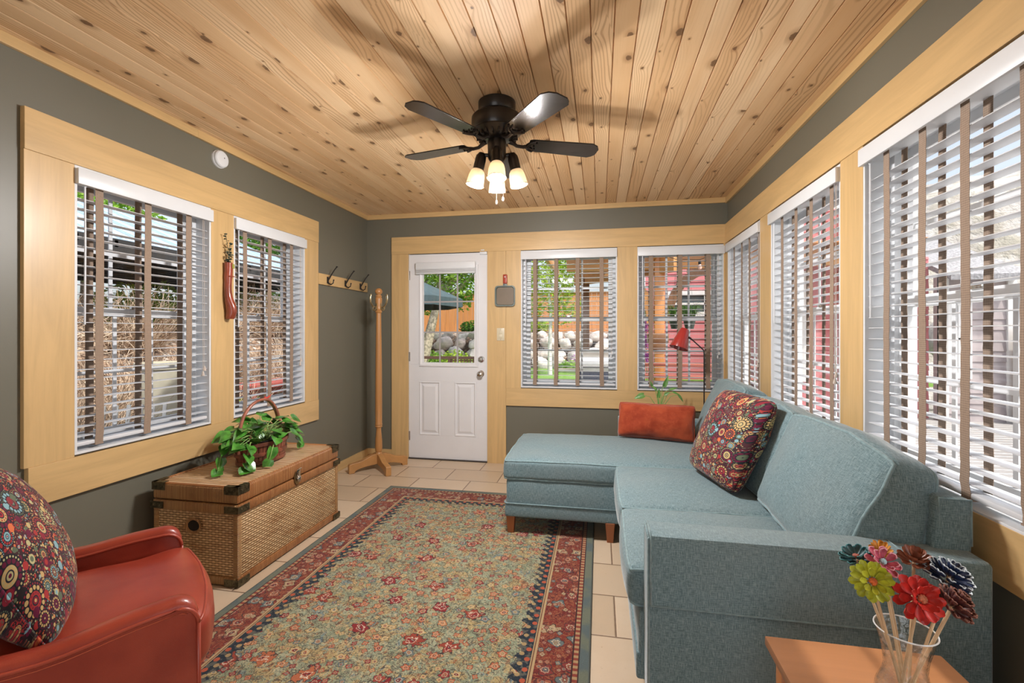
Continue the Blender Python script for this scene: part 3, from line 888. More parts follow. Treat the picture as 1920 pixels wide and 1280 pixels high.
# ------------------------------------------------------------------ red leather armchair
CO = (-1.534, .956, 0); CR = R(50)
CH = tag(empty('armchair', CO, CR), 'low red leather tub armchair on the left with a patterned pillow on it', 'armchair')
path = []
for i in range(13): t = i/12; path.append((.335-.50*t, -.285-.030*sin(t*pi/2)))
for i in range(1, 18): a = -pi/2-pi*i/18; path.append((-.165+.255*cos(a), .315*-sin(a)*-1))
for i in range(13): t = 1-i/12; path.append((.335-.50*t, .285+.030*sin(t*pi/2)))
L = [0]
for a, b in zip(path, path[1:]): L.append(L[-1]+math.dist(a, b))
def arm_h(x, s):
    f = s/L[-1]; back = max(0, 1-abs(f-.5)/.30); back = back*back*(3-2*back)
    h = .549+.25*back - .018*math.exp(-((x-.10)/.12)**2)
    return h
m = MB(); secs = []; hw = .031; pipes = ([], [])
P = [Vector((a, b, 0)) for a, b in path]
extra = []
# denser rounded nose at each arm front
full = []
for sgn, base in ((1, P[0]), ):
    for k in range(7): a = k/7*pi/2; full.append((Vector((base.x+.0-.05*(1-sin(pi/2-a))*0, base.y, 0)), None))
nose = [(.385-.05*(1-cos(a)), -.05*(1-sin(a))) for a in [i/6*pi/2 for i in range(7)]]
stations = []
for x, dz in nose: stations.append((Vector((x, -.285, 0)), dz, 0.0))
for i, p in enumerate(P): stations.append((p, 0.0, L[i]))
for x, dz in nose[::-1]: stations.append((Vector((x, .285, 0)), dz, L[-1]))
n = len(stations); vs = []
for i, (p, dz, s) in enumerate(stations):
    a = stations[max(0, i-1)][0]; b = stations[min(n-1, i+1)][0]; t = (b-a)
    if t.length < 1e-6: t = Vector((1,0,0))
    t.normalize(); nrm = Vector((t.y, -t.x, 0))
    out = nrm if (nrm.dot(p-Vector((-.1,0,0))) > 0) else -nrm
    if i < 7: out = Vector((0,-1,0))
    if i >= n-7: out = Vector((0,1,0))
    h = arm_h(p.x, s)+dz; w_ = hw*(1+.25*(h > .56)*min(1, (h-.56)*5))
    sec = [(w_, .075), (w_, h-.022), (w_*.86, h-.008), (w_*.5, h-.001), (0, h+.001), (-w_*.5, h-.001), (-w_*.86, h-.008), (-w_, h-.022), (-w_, .30 if True else 0)]
    for q, z in sec: vs.append(p+out*q+Vector((0, 0, z)))
    pipes[0].append(p+out*(w_+.001)+Vector((0, 0, h-.020))); pipes[1].append(p+out*(-w_-.001)+Vector((0, 0, h-.020)))
K = 9; fs = []
for i in range(n-1):
    for k in range(K): fs.append((i*K+k, i*K+(k+1) % K, (i+1)*K+(k+1) % K, (i+1)*K+k))
fs += [tuple(range(K)), tuple(range((n-1)*K, n*K))]
m.add(vs, fs); sh = m.build('arm_and_back_shell', LEATHER, CH, smooth=50)
m = MB()
for q in pipes: m.tube(q, .0048, 7)
for e_ in (0, -1):
    for q in pipes:
        p = q[e_]; m.tube([p, (p.x+.001, p.y, .30), (p.x+.001, p.y, .08)], .0048, 7)
m.build('welt', LPIPE, sh, smooth=180)
m = MB(); q = [Vector(v) for v in pipes[0]]
m.tube([v+Vector((0, 0, -.012)) for v in q[4:-4]], .0011, 5)
for sx in (.03,):
    for sgn in (-1, 1):
        m.tube([(sx, sgn*.3415, .09), (sx, sgn*.3425, .50)], .0022, 6)
m.build('stitching', STITCH, sh, smooth=180)
# base and seat
m = MB(); m.rbox(-.36, .352, -.258, .258, .075, .315, .02, 3); m.build('seat_base', LEATHER, CH, smooth=60)
def wp(v):
    x = v.x+.075; s_ = max(0, min(1, (x-.25)/.10)); s_ = s_*s_*(3-2*s_)
    wf = 1+.14*s_; y = v.y*wf
    # bow the front edge
    return Vector((v.x+.030*(s_)*(1-(v.y/.26)**2), y, v.z-.010*max(0, x-.1)))
cushion('seat_cushion', .66, .50, .155, LEATHER, CH, TR((.075, 0, .400)), r=.045, bulge=(.012, .004, (.0, .024)), wr=.0035, seed=31, pmat=LPIPE, warp=wp, pr=.0045, n=26)
for x, y in ((.30, -.22), (.30, .22), (-.28, -.2), (-.28, .2)):
    m = MB(); m.lathe([(.018, .0115 if x > 0 else 0), (.024, .078)], (x, y, 0), 12); m.build('foot', LEGW, CH)
# its pillow
ax = Vector((cos(CR), sin(CR), 0)); ay = Vector((-sin(CR), cos(CR), 0))
pc = Vector((-1.530, .950, .675))
up = (Vector((0,0,1))*.90-ax*.40+ay*.05).normalized(); sd = (ay*-1+Vector((0,0,.12))); sd = (sd-up*sd.dot(up)).normalized()
pillow('throw_pillow', .47, .45, .19, PRINT, frame(pc, sd, up, sd.cross(up)), 'multicolored circle-print pillow propped on the red leather armchair', 'pillow', seed=12, pinch=.02, pw=.38, rc=.07)

# ------------------------------------------------------------------ rug
rg = tag(empty('area_rug', (-1.655, 1.04, 0)), 'floral wool area rug in sage, gold and crimson with a slate edge', 'rug')
m = MB(); m.grid(40, 60, lambda a, b: (a*1.617, b*2.44, .010+.0008*sin(a*40)*sin(b*50))); m.grid(2, 2, lambda a, b: (a*1.617, b*2.44, .0015))
m.build('pile', RUG, rg, smooth=180)
m = MB(); m.tube([(0,0,.006), (1.617,0,.006), (1.617,2.44,.006), (0,2.44,.006)], .0055, 6, closed=True); m.build('binding', plain('rug binding', (.07,.08,.07), .9), rg)
# ------------------------------------------------------------------ wicker chest
CX0, CX1, CY0, CY1 = -2.235, -1.734, 1.962, 2.845
CT = tag(empty('wicker_trunk', (CX1, CY0, 0)), 'large rectangular wicker trunk with metal corners standing under the left windows', 'trunk')
dx, dy = CX1-CX0, CY1-CY0
m = MB(); m.rbox(-dx+.012, -.006, .006, dy-.006, .012, .40, .004); b = m.build('body', WICK_F, CT)
b.data.materials.append(WICK_E)
for p in b.data.polygons:
    if abs(p.normal.y) > .8: p.material_index = 1
for x in (-dx+.008, -.030):
    for y in (.0, dy-.030): m = MB(); m.rbox(x, x+.030, y, y+.030, .010, .402, .008, 2); m.build('corner_post', REED_Z, CT)
for z0, z1 in ((.008, .048), (.355, .402)):
    for a, b_ in ((-.020, .004), (-dx+.002, -dx+.02)): m = MB(); m.rbox(a, b_, .003, dy-.003, z0, z1, .006); m.build('long_rail', REED_Y, CT)
    for a, b_ in ((-.004, .02), (dy-.02, dy+.004)): m = MB(); m.rbox(-dx+.010, -.010, a, b_, z0, z1, .006); m.build('end_rail', REED_X, CT)
m = MB(); m.rbox(-dx+.006, 0, .0, dy, .406, .485, .010, 3); lid = m.build('lid', REED_TOP, CT)
lid.data.materials.append(REED_Y); lid.data.materials.append(REED_X)
for p in lid.data.polygons:
    if abs(p.normal.x) > .6: p.material_index = 1
    elif abs(p.normal.y) > .6: p.material_index = 2
m = MB(); 
for x in (-dx+.010, -.012): m.tube([(x, .012, .485), (x, dy-.012, .485)], .007, 8)
for y in (.010, dy-.010): m.tube([(-dx+.01, y, .485), (-.012, y, .485)], .007, 8)
m.build('rim', REED_Y, lid)
BRK = plain('blackened brass corner', (.10,.085,.05), .38, metal=.8, var=.5, vs=50)
def bracket(cx, cy, sx, sy, z0, z1, top):
    m = MB(); t = .003; l = .075
    def bx(a, b_, c, d, e, f): m.box(min(a, b_), max(a, b_), min(c, d), max(c, d), e, f)
    bx(cx, cx-sx*l, cy+sy*.001, cy+sy*(t+.001), z0, z1); bx(cx+sx*.001, cx+sx*(t+.001), cy+sy*t, cy-sy*l, z0, z1)
    if top: bx(cx+sx*t, cx-sx*l, cy+sy*t, cy-sy*.022, z1, z1+t); bx(cx+sx*t, cx-sx*.022, cy+sy*t, cy-sy*l, z1, z1+t)
    for q in (.02, .055):
        m.sphere((cx-sx*q, cy+sy*(t+.001), (z0+z1)/2), .0035, 8); m.sphere((cx+sx*(t+.001), cy-sy*q, (z0+z1)/2), .0035, 8)
    m.build('corner_bracket', BRK, CT, bevel=.001)
for cx, sx in ((0, 1), (-dx+.006, -1)):
    for cy, sy in ((0, -1), (dy, 1)):
        bracket(cx, cy, sx, sy, .452, .490, True)
        bracket(cx+(.005 if sx > 0 else -.005), cy+sy*.005, sx, sy, .362, .396, False)
        bracket(cx+(.005 if sx > 0 else -.005), cy+sy*.005, sx, sy, .006, .040, False)
# latch
ly = 2.406-CY0
m = MB(); m.lathe([(.0, 0), (.030, 0), (.030, .003), (.0, .004)], (0,0,0), 20, M=TR((.006, ly, .405), ry=pi/2), sx=1.35, sy=1); lt = m.build('latch', BRASS, CT)
m = MB(); m.rbox(.010, .016, ly-.014, ly+.014, .40, .455, .003); m.tube([(.013, ly-.012, .452), (.024, ly-.010, .458), (.024, ly+.010, .458), (.013, ly+.012, .452)], .004, 6)
m.sphere((.018, ly, .398), .016, 12, (.55, 1, 1.2)); m.build('hasp', CHROME, lt)
# hand hole at the near end; a flat dark disc paints its shade
m = MB(); Mh = TR((-.25, .0, .287), rx=pi/2)
m.lathe([(.030, .000), (.045, .001), (.048, .007), (.043, .011), (.036, .006), (.030, .000)], (0,0,0), 24, M=Mh, cap=False, sy=.82); m.build('hand_hole_rim', REED_X, CT)
m = MB(); m.lathe([(0, .0025), (.035, .0025)], (0,0,0), 24, M=Mh, sy=.82, cap=False); m.build('hand_hole_shade', plain('painted hole shade', (.012,.008,.006), .9), CT)

# ------------------------------------------------------------------ basket and pothos
BZ = .4925
BK = tag(empty('slat_basket', (-1.985, 2.43, BZ), R(90)), 'oval reddish wooden slat basket with arched handle on the wicker trunk', 'basket')
def oval(a, rx, ry): return Vector((rx*cos(a), ry*sin(a), 0))
m = MB(); N = 40
for i in range(N):
    a0, a1 = 2*pi*i/N+.012, 2*pi*(i+1)/N-.012; j = random.uniform(-.001, .001)
    vs = []
    for z, kx, ky in ((.004, .150, .098), (.06, .160, .106), (.118, .172, .115)):
        for a in (a0, a1):
            for d in (0, .004): 
                p = oval(a, kx+j+d, ky+j+d); vs.append((p.x, p.y, z))
    fs = [(0,1,3,2), (8,10,11,9)]
    for q in (0, 4): fs += [(q, q+2, q+6, q+4), (q+1, q+5, q+7, q+3), (q, q+4, q+5, q+1), (q+2, q+3, q+7, q+6)]
    m.add(vs, fs)
m.build('slats', BASK, BK, smooth=0)
m = MB()
for z, kx, ky in ((.010, .158, .105), (.056, .166, .112), (.114, .178, .121)):
    prof = [(-.001, -.010), (.004, -.009), (.004, .009), (-.001, .010)]
    vs = []; n = 48
    for i in range(n):
        a = 2*pi*i/n
        for d, h in prof: p = oval(a, kx+d, ky+d); vs.append((p.x, p.y, z+h))
    m.add(vs, [(i*4+k, i*4+(k+1) % 4, ((i+1) % n)*4+(k+1) % 4, ((i+1) % n)*4+k) for i in range(n) for k in range(4)])
m.build('hoops', BASK, BK, smooth=30)
m = MB(); m.lathe([(0, .003), (.148, .003), (.148, .008), (0, .008)], sy=.65); m.build('bottom', BASK, BK)
m = MB()
pts = [(.176, 0, .07)]+[(.170*cos(a), .004*sin(3*a), .12+.235*sin(a)**.85) for a in [pi*i/26 for i in range(1, 26)]]+[(-.176, 0, .07)]
m.tube(pts, [.0085]*len(pts), 8); m.tube([(p[0]*.97, p[1]+.012, p[2]-.002) for p in pts[3:-3]], .005, 6)
m.build('handle', BASKH, BK, smooth=60)
m = MB(); m.lathe([(.0, .345), (.006, .35), (.009, .358), (.004, .368), (0, .372)], (.03,0,.0), 8); m.tube([(.02, 0, .353), (.055, -.004, .362), (.075, -.006, .376)], [.007,.006,.001], 6); m.build('handle_tie', plain('red tie', (.45,.03,.02), .5), BK)

PO = tag(empty('pothos_plant', (-1.985, 2.43, BZ+.01), R(90)), 'green pothos plant trailing out of the wooden slat basket on the trunk', 'plant')
m = MB(); m.lathe([(.05, .002), (.075, .105), (.080, .108), (.076, .110), (.0, .092)], n=28, sx=1.15, sy=.95); m.build('nursery_pot', POTBLK, PO)
rl = random.Random(5)
leaves = MB(); stems = MB()
def heart(mb, base, d, nrm, ln, wd, fold=.25, curl=.25):
    d = Vector(d).normalized(); nrm = Vector(nrm); nrm = (nrm-d*nrm.dot(d)).normalized(); s_ = d.cross(nrm)
    rows = [(0, .02), (.02, .34), (.12, .47), (.28, .50), (.45, .44), (.62, .33), (.78, .19), (.9, .08), (1, .0)]
    vs = []
    for t, w_ in rows:
        back = -.10 if t == .02 else 0
        for k in (-1, -.5, 0, .5, 1):
            q = Vector(base)+d*(ln*(t+back*abs(k)))+s_*(k*w_*wd)-nrm*(curl*ln*t*t)+nrm*(abs(k)*w_*wd*fold)
            vs.append(q)
    fs = [(i*5+k, i*5+k+1, (i+1)*5+k+1, (i+1)*5+k) for i in range(len(rows)-1) for k in range(4)]
    mb.add(vs, fs)
def vine(pts, r=.0028): stems.tube(pts, r, 6)
# local x runs along the basket (towards the back wall), y towards the left wall
def spray(n, cx, cy, cz, rx, ry, rz, size=(.065, .095)):
    for _ in range(n):
        a = rl.uniform(0, 2*pi); u = rl.random()**.5
        p = Vector((cx+rx*u*cos(a), cy+ry*u*sin(a), cz+rz*(rl.random())))
        root = Vector((rl.uniform(-.05,.05), rl.uniform(-.04,.04), .10))
        mid = (root+p)/2+Vector((0,0,.03)); vine([root, mid, p], .0022)
        out = Vector((p.x-root.x, p.y-root.y, rl.uniform(-.06, .05))); 
        if out.length < .02: out = Vector((cos(a), sin(a), 0))
        heart(leaves, p, out+Vector((rl.uniform(-.05,.05), rl.uniform(-.05,.05), 0)), (rl.uniform(-.5,.5), rl.uniform(-.9,.2), 1), rl.uniform(*size), rl.uniform(*size)*.9)
spray(20, .02, 0, .15, .10, .08, .09); spray(13, .14, -.02, .15, .09, .08, .07); spray(13, -.13, .0, .15, .09, .08, .06); spray(7, .19, -.04, .12, .06, .05, .04); spray(6, -.20, -.02, .11, .05, .06, .06)
# vines trailing over the near rim
for path_, ls in (([(-.08,-.04,.10), (-.17,-.07,.13), (-.235,-.10,.06), (-.26,-.115,.01)], 5), ([(-.05,.0,.10), (-.16,.02,.15), (-.25,.03,.12), (-.29,.02,.04), (-.32,.0,-.005)], 6),
                  ([(.02,-.06,.10), (-.04,-.13,.13), (-.10,-.155,.09), (-.14,-.165,.03)], 3), ([(.05,-.04,.10), (.0,-.10,.125), (.09,-.13,.14), (.16,-.13,.11)], 3), ([(.1,.0,.1), (.2,-.03,.13), (.25,-.05,.08), (.27,-.06,.03)], 4)):
    P_ = [Vector(p) for p in path_]; vine(P_, .0030)
    for i in range(ls):
        t = (i+1)/ls*(len(P_)-1); k = min(int(t), len(P_)-2); p = P_[k].lerp(P_[k+1], t-k)
        d = (P_[k+1]-P_[k]).normalized()+Vector((rl.uniform(-.7,.7), rl.uniform(-.9,.4), rl.uniform(-.2,.3)))
        p.z = max(p.z, .012)
        heart(leaves, p, d, (rl.uniform(-.3,.3), -.6, .8), rl.uniform(.065,.09), rl.uniform(.055,.075), curl=.12)
for v in range(len(leaves.v)):
    x, y, z = leaves.v[v]
    if z < -.006: leaves.v[v] = (x, y, -.006)
for v in range(len(stems.v)):
    x, y, z = stems.v[v]
    if z < -.006: stems.v[v] = (x, y, -.006)
lo = leaves.build('leaves', LEAF, PO, smooth=180)
stems.build('stems', STEM, PO, smooth=180)

# ------------------------------------------------------------------ coat stand
CS = tag(empty('coat_stand', (-1.99, 3.93, 0)), 'turned oak coat stand with brass hooks in the far left corner', 'coat stand')
m = MB(); pr_ = [(0, .10), (.034, .10), (.036, .112), (.032, .118), (.030, .150), (.026, .155), (.030, .170), (.033, .20), (.031, .26), (.025, .33), (.022, .365), (.024, .378), (.031, .384), (.033, .390), (.028, .398), (.033, .404), (.033, .410),
    (.030, .42), (.031, .60), (.030, .85), (.027, 1.10), (.024, 1.32), (.022, 1.425), (.028, 1.432), (.031, 1.440), (.026, 1.450), (.031, 1.458), (.026, 1.468), (.028, 1.49), (.031, 1.55), (.030, 1.565), (.024, 1.572), (.029, 1.578), (.026, 1.588), (.017, 1.592), (.017, 1.597), (.026, 1.603), (.033, 1.618), (.033, 1.630), (.026, 1.645), (.012, 1.654), (0, 1.655)]
m.lathe(pr_, n=28); m.build('post', OAK, CS, smooth=40)
for a in (45, 135, 225, 315):
    m = MB(); o2 = [(.020, .052), (.020, .142), (.06, .140), (.10, .125), (.16, .098), (.225, .088), (.262, .082), (.270, .072), (.270, .0), (.222, .0), (.216, .018), (.19, .030), (.12, .044), (.05, .050)]
    m.prism(o2, -.024, .024, axis='y', M=Matrix.Rotation(R(a), 4, 'Z')); m.build('foot', OAKX, CS, smooth=25, bevel=.004)
for a in (-15, 75, 165, 255):
    m = MB(); Mr = Matrix.Rotation(R(a), 4, 'Z')
    def hp(l): return [Mr @ Vector((p, 0, q)) for p, q in l]
    m.tube(hp([(.026, 1.485), (.045, 1.478), (.075, 1.490), (.100, 1.525), (.104, 1.565), (.098, 1.590)]), .0045, 8); m.sphere(Mr @ Vector((.098, 0, 1.592)), .0075, 8)
    m.tube(hp([(.028, 1.478), (.045, 1.455), (.062, 1.452), (.070, 1.468), (.070, 1.478)]), .0040, 8); m.sphere(Mr @ Vector((.070, 0, 1.480)), .006, 8)
    m.rbox(-.008, .008, -.003, .003, 1.455, 1.515, .002, M=Mr @ Matrix.Translation((.030, 0, 0)) @ Matrix.Rotation(pi/2, 4, 'Z'))
    m.build('hook', BRASS, CS)

# ------------------------------------------------------------------ hook rail, detector, wall vase, pan, switch
HR = tag(empty('hook_rail', (XL, 3.475, 1.70)), 'light maple rail with three black double hooks on the left wall', 'coat hooks')
m = MB(); m.rbox(0, .018, 0, .825, -.046, .046, .002); m.build('board', MAPLE_Y, HR)
for y in (.125, .405, .675):
    m = MB(); m.rbox(.018, .023, y-.010, y+.010, -.030, .028, .002)
    m.tube([(.022, y, -.005), (.035, y, .012), (.060, y, .050), (.085, y, .085), (.105, y, .108)], [.008,.0065,.005,.0048,.0045], 8); m.sphere((.107, y, .110), .009, 10, (1,1,.6))
    m.tube([(.022, y, -.010), (.030, y, -.030), (.052, y, -.040), (.072, y, -.028), (.076, y, -.006)], [.008,.0065,.005,.0048,.0045], 8); m.sphere((.077, y, -.003), .007, 10)
    m.build('double_hook', IRON, HR)
e = tag(empty('smoke_detector', (XL, 2.465, 2.318)), 'round white smoke detector high on the left wall', 'smoke detector')
m = MB(); m.lathe([(0, 0), (.054, 0), (.054, .010), (.051, .012), (.052, .014), (.050, .026), (.044, .032), (0, .034)], n=36, M=TR((0,0,0), ry=pi/2)); m.build('casing', WHITE, e)
m = MB(); m.lathe([(0, .034), (.004, .034), (.003, .0365), (0, .037)], n=12, M=TR((0,.010,.008), ry=pi/2)); m.build('test_button', plain('grey button', (.3,.3,.3)), e)
e = tag(empty('wall_vase', (XL+.02, 2.503, 1.332)), 'narrow carved red wood wall vase hung between the two left windows', 'wall vase')
m = MB(); vs = []; N = 20; K = 12
for i in range(N):
    f = i/(N-1); z = f*.35
    cy = -.004*f+.010*math.exp(-((f-.12)/.18)**2)-.006; w_ = .020+.006*math.exp(-((f-.25)/.22)**2)+(.004 if f > .72 else 0); dp = .018+.016*math.exp(-((f-.15)/.2)**2)+.006*f
    if f < .04: w_ *= .8
    for k in range(K):
        a = 2*pi*k/K; vs.append((max(0.0005, dp+dp*cos(a)), cy+w_*sin(a)+.004*f*sin(f*9), z))
m.add(vs, [(i*K+k, i*K+(k+1) % K, (i+1)*K+(k+1) % K, (i+1)*K+k) for i in range(N-1) for k in range(K)]+[tuple(range(K)), tuple(range((N-1)*K, N*K))])
m.build('vase_body', REDWOOD, e, smooth=60)
m = MB(); m.rbox(.040, .050, -.024, .014, .262, .268, .001); m.build('collar', REDWOOD, e)
m = MB(); m.rbox(.044, .051, -.005, .012, .315, .343, .001); m.build('paper_tag', plain('olive tag', (.30,.28,.05), .7), e)
e = tag(empty('dried_sprig', (XL+.04, 2.50, 1.675)), 'sprig of dried dark eucalyptus standing in the red wall vase', 'dried plant')
m = MB(); st = MB(); rs = random.Random(3)
for (ty, tz, tx) in ((-.035, .175, .012), (-.012, .12, .02), (-.03, .05, .05), (.01, .07, .01)):
    st.tube([(0, 0, 0), (tx*.5, ty*.3, tz*.5), (tx, ty, tz)], .0014, 5)
    k = int(tz/.012)
    for i in range(k):
        f = (i+1)/k; p = Vector((tx*f, ty*(.3*min(1,f*2) if f < .5 else .3+.7*(f-.5)*2), tz*f)); a = rs.uniform(0, 2*pi)
        d = Vector((cos(a), sin(a), rs.uniform(-.3,.4))); heart(m, p, d, (rs.uniform(-1,1), rs.uniform(-1,1), 1), .020, .020, curl=.1)
for v in range(len(m.v)): x, y, z = m.v[v]; m.v[v] = (max(x, -.018), y, z)
m.build('leaves', DRIED, e, smooth=180); st.build('stems', DRIED, e)

e = tag(empty('square_pan', (-.879, YB-T, 1.595)), 'small square grey pan with a red handle hung on the casing right of the door', 'pan')
def rsq(h, r, n=6, cz=0): 
    o_ = []
    for cx, cz_, a0 in ((h-r, h-r, 0), (-h+r, h-r, pi/2), (-h+r, -h+r, pi), (h-r, -h+r, 1.5*pi)):
        for i in range(n+1): a = a0+pi/2*i/n; o_.append((cx+r*cos(a), cz_+r*sin(a)))
    return o_
m = MB(); R_ = [(.092, -.006, .028), (.098, -.022, .03), (.098, -.028, .03), (.088, -.028, .028), (.082, -.012, .026), (.080, -.010, .025)]
vs = []; n = None
for h, y, r in R_:
    o_ = rsq(h, r); n = len(o_); vs += [(p, y, q) for p, q in o_]
fs = [(i*n+k, i*n+(k+1) % n, (i+1)*n+(k+1) % n, (i+1)*n+k) for i in range(len(R_)-1) for k in range(n)]+[tuple(range(n))]
m.add(vs, fs); m.build('pan_rim', plain('grey green enamel', (.14,.17,.155), .35, metal=.2), e, smooth=40)
m = MB(); m.prism(rsq(.083, .026), -.0125, -.008, axis='y'); m.build('pan_face', plain('brown grey enamel', (.19,.15,.11), .28, var=.06), e, smooth=30)
m = MB(); m.rbox(-.020, .020, -.024, -.006, .090, .118, .006); m.build('handle_socket', plain('slate socket', (.14,.17,.17), .4), e)
m = MB(); m.rbox(-.021, .021, -.025, -.005, .115, .205, .009, 4); m.build('handle', plain('red enamel handle', (.36,.045,.02), .3, coat=.4), e)
m = MB(); m.lathe([(0, .0255), (.006, .0255), (.005, .0275), (0, .028)], n=12, M=TR((0,0,.180), rx=pi/2)); m.build('hanging_rivet', WHITE, e)
e = tag(empty('light_switch', (-.925, YB-T, 1.232)), 'ivory light switch plate on the casing under the square pan', 'light switch')
IV = plain('ivory plastic', (.60,.53,.38), .4, var=.03)
m = MB(); m.rbox(-.037, .037, -.006, 0, -.060, .060, .003); m.build('plate', IV, e)
m = MB(); m.rbox(-.017, .017, -.009, -.004, .002, .036, .002); m.build('dimmer', IV, e); m = MB(); m.rbox(-.017, .017, -.010, -.004, -.036, -.002, .002); m.build('rocker', IV, e)
m = MB()
for z in (-.049, .049): m.sphere((0, -.006, z), .003, 8)
m.build('screws', BRASS, e)
# ------------------------------------------------------------------ ceiling fan
FX, FY = -.518, 2.317
FN = tag(empty('ceiling_fan', (FX, FY, ZC)), 'dark bronze five-blade ceiling fan with a four-lamp light kit', 'ceiling fan')
DKG = plain('dark bronze enamel', (.016,.012,.010), .32, metal=.2, var=.15, coat=.15)
m = MB(); m.lathe([(0, 0), (.090, 0), (.096, -.004), (.096, -.040), (.088, -.056), (.070, -.062), (0, -.062)], n=40); m.build('canopy', DKG, FN, smooth=40)
m = MB(); m.lathe([(0, -.060), (.075, -.062), (.118, -.072), (.130, -.085), (.132, -.130), (.124, -.150), (.126, -.156), (.105, -.172), (.085, -.185), (.060, -.195), (0, -.195)], n=44); m.build('motor_housing', DKG, FN, smooth=40)
m = MB()
for k in range(20): 
    a = 2*pi*k/20; m.rbox(.080, .108, -.004, .004, -.190, -.160, .002, M=Matrix.Rotation(a, 4, 'Z'))
m.build('vents', DKMETAL, FN)
m = MB(); m.lathe([(0, -.19), (.045, -.195), (.048, -.205), (.047, -.285), (.042, -.295), (.025, -.315), (.022, -.325), (0, -.326)], n=32); m.build('switch_housing', DKG, FN, smooth=40)
def mat_blade():
    g = G('glossy dark blade'); c = g.obj()
    n = g.noise(g.vec(c[0]*4, c[1]*70, c[2]*10), 1, 4, .6)
    return g.done(g.mix(n.sm(.3,.7), (.010,.008,.007), (.024,.017,.013)), .24, coat=.0, spec=.32)
BLM = mat_blade()
for k in range(5):
    a = R(23.2+72*k)
    Mz = Matrix.Translation((0,0,-.205)) @ Matrix.Rotation(a, 4, 'Z') @ Matrix.Rotation(R(-8), 4, 'X')
    out = [(.165,-.046), (.180,-.054), (.50,-.068), (.533,-.050), (.550,-.020), (.550,.034), (.535,.054), (.515,.067), (.180,.054), (.165,.046)]
    m = MB(); m.prism(out, -.003, .003, axis='z', M=Mz); b = m.build('blade', BLM, FN, smooth=0, bevel=.002)
    m = MB(); Ma = Matrix.Translation((0,0,-.205)) @ Matrix.Rotation(a, 4, 'Z')
    m.tube([Ma @ Vector(p) for p in ((.070,0,.012), (.105,0,-.010), (.135,0,-.012), (.160,0,-.008))], [.013,.009,.009,.011], 8)
    arc = [Mz @ Vector((.215-.060*cos(t), .046*sin(t), -.007)) for t in [(-1.25+2.5*i/14) for i in range(15)]]
    m.tube(arc, .0065, 8); arc = [Mz @ Vector((.208-.040*cos(t), .030*sin(t), -.007)) for t in [(-1.2+2.4*i/12) for i in range(13)]]; m.tube(arc, .0045, 8)
    m.tube([Mz @ Vector(p) for p in ((.155,0,-.006), (.170,0,-.008))], .008, 8)
    for yy in (-.028, 0, .028): m.sphere(Mz @ Vector((.196 if yy == 0 else .205, yy, -.006)), .005, 8)
    m.build('blade_bracket', DKMETAL, b)
BELL = G('frosted amber glass')
def mk_bell(g):
    d = g.new('ShaderNodeBsdfTranslucent'); d.inputs[0].default_value = (.42,.34,.24,1)
    p = g.new('ShaderNodeBsdfPrincipled'); p.inputs['Base Color'].default_value = (.45,.37,.27,1); p.inputs['Roughness'].default_value = .35
    em = g.new('ShaderNodeEmission'); em.inputs[0].default_value = (1,.80,.55,1); em.inputs[1].default_value = .25
    x = g.new('ShaderNodeMixShader'); x.inputs[0].default_value = .35; g.link(d.outputs[0], x.inputs[1]); g.link(p.outputs[0], x.inputs[2])
    a = g.new('ShaderNodeAddShader'); g.link(x.outputs[0], a.inputs[0]); g.link(em.outputs[0], a.inputs[1]); g.link(a.outputs[0], g.out.inputs[0]); return g.m
BELLM = mk_bell(BELL)
BULBM = G('lit bulb').done((1,.9,.75), .4, emit=(1,.80,.55), estr=4)
FAN_BULBS = []
for ang in (12, 102, 192, 282):
    a = R(ang); Ml = Matrix.Translation((cos(a)*.078, sin(a)*.078, -.268)) @ Matrix.Rotation(a, 4, 'Z') @ Matrix.Rotation(R(-13), 4, 'Y')
    m = MB(); m.tube([(cos(a)*.035, sin(a)*.035, -.272), (cos(a)*.075, sin(a)*.075, -.272)], .010, 8); m.lathe([(0, .008), (.016, .006), (.026, -.012), (.028, -.030), (.028, -.082), (.024, -.086), (0, -.086)], n=24, M=Ml)
    ar = m.build('lamp_arm', DKG, FN, smooth=40)
    m = MB(); m.lathe([(.027, -.080), (.036, -.093), (.041, -.115), (.0440, -.150), (.0455, -.162), (.0435, -.162), (.0420, -.150), (.0390, -.115), (.0340, -.095), (.025, -.084)], n=28, M=Ml, cap=False); m.build('glass_shade', BELLM, ar, smooth=60)
    m = MB(); rim = [Ml @ Vector((.0448*cos(t), .0448*sin(t), -.163)) for t in [2*pi*i/28 for i in range(28)]]; m.tube(rim, .0024, 6, closed=True); m.build('shade_rim', BRASS, ar)
    m = MB(); m.lathe([(0, -.086), (.014, -.090), (.020, -.110), (.020, -.126), (.013, -.138), (0, -.142)], n=16, M=Ml); m.build('bulb', BULBM, ar, smooth=180)
    FAN_BULBS.append(tuple(Matrix.Translation((FX, FY, ZC)) @ Ml @ Vector((0, 0, -.176))))
for (x, y, zb) in ((.022, .05, -.47), (-.01, .035, -.49)):
    m = MB(); m.tube([(x, y, -.30), (x, y, zb)], .0010, 5); m.lathe([(.001, 0), (.005, -.006), (.006, -.018), (.003, -.026), (0, -.027)], (x, y, zb), 10); m.build('pull_chain', DKMETAL, FN)

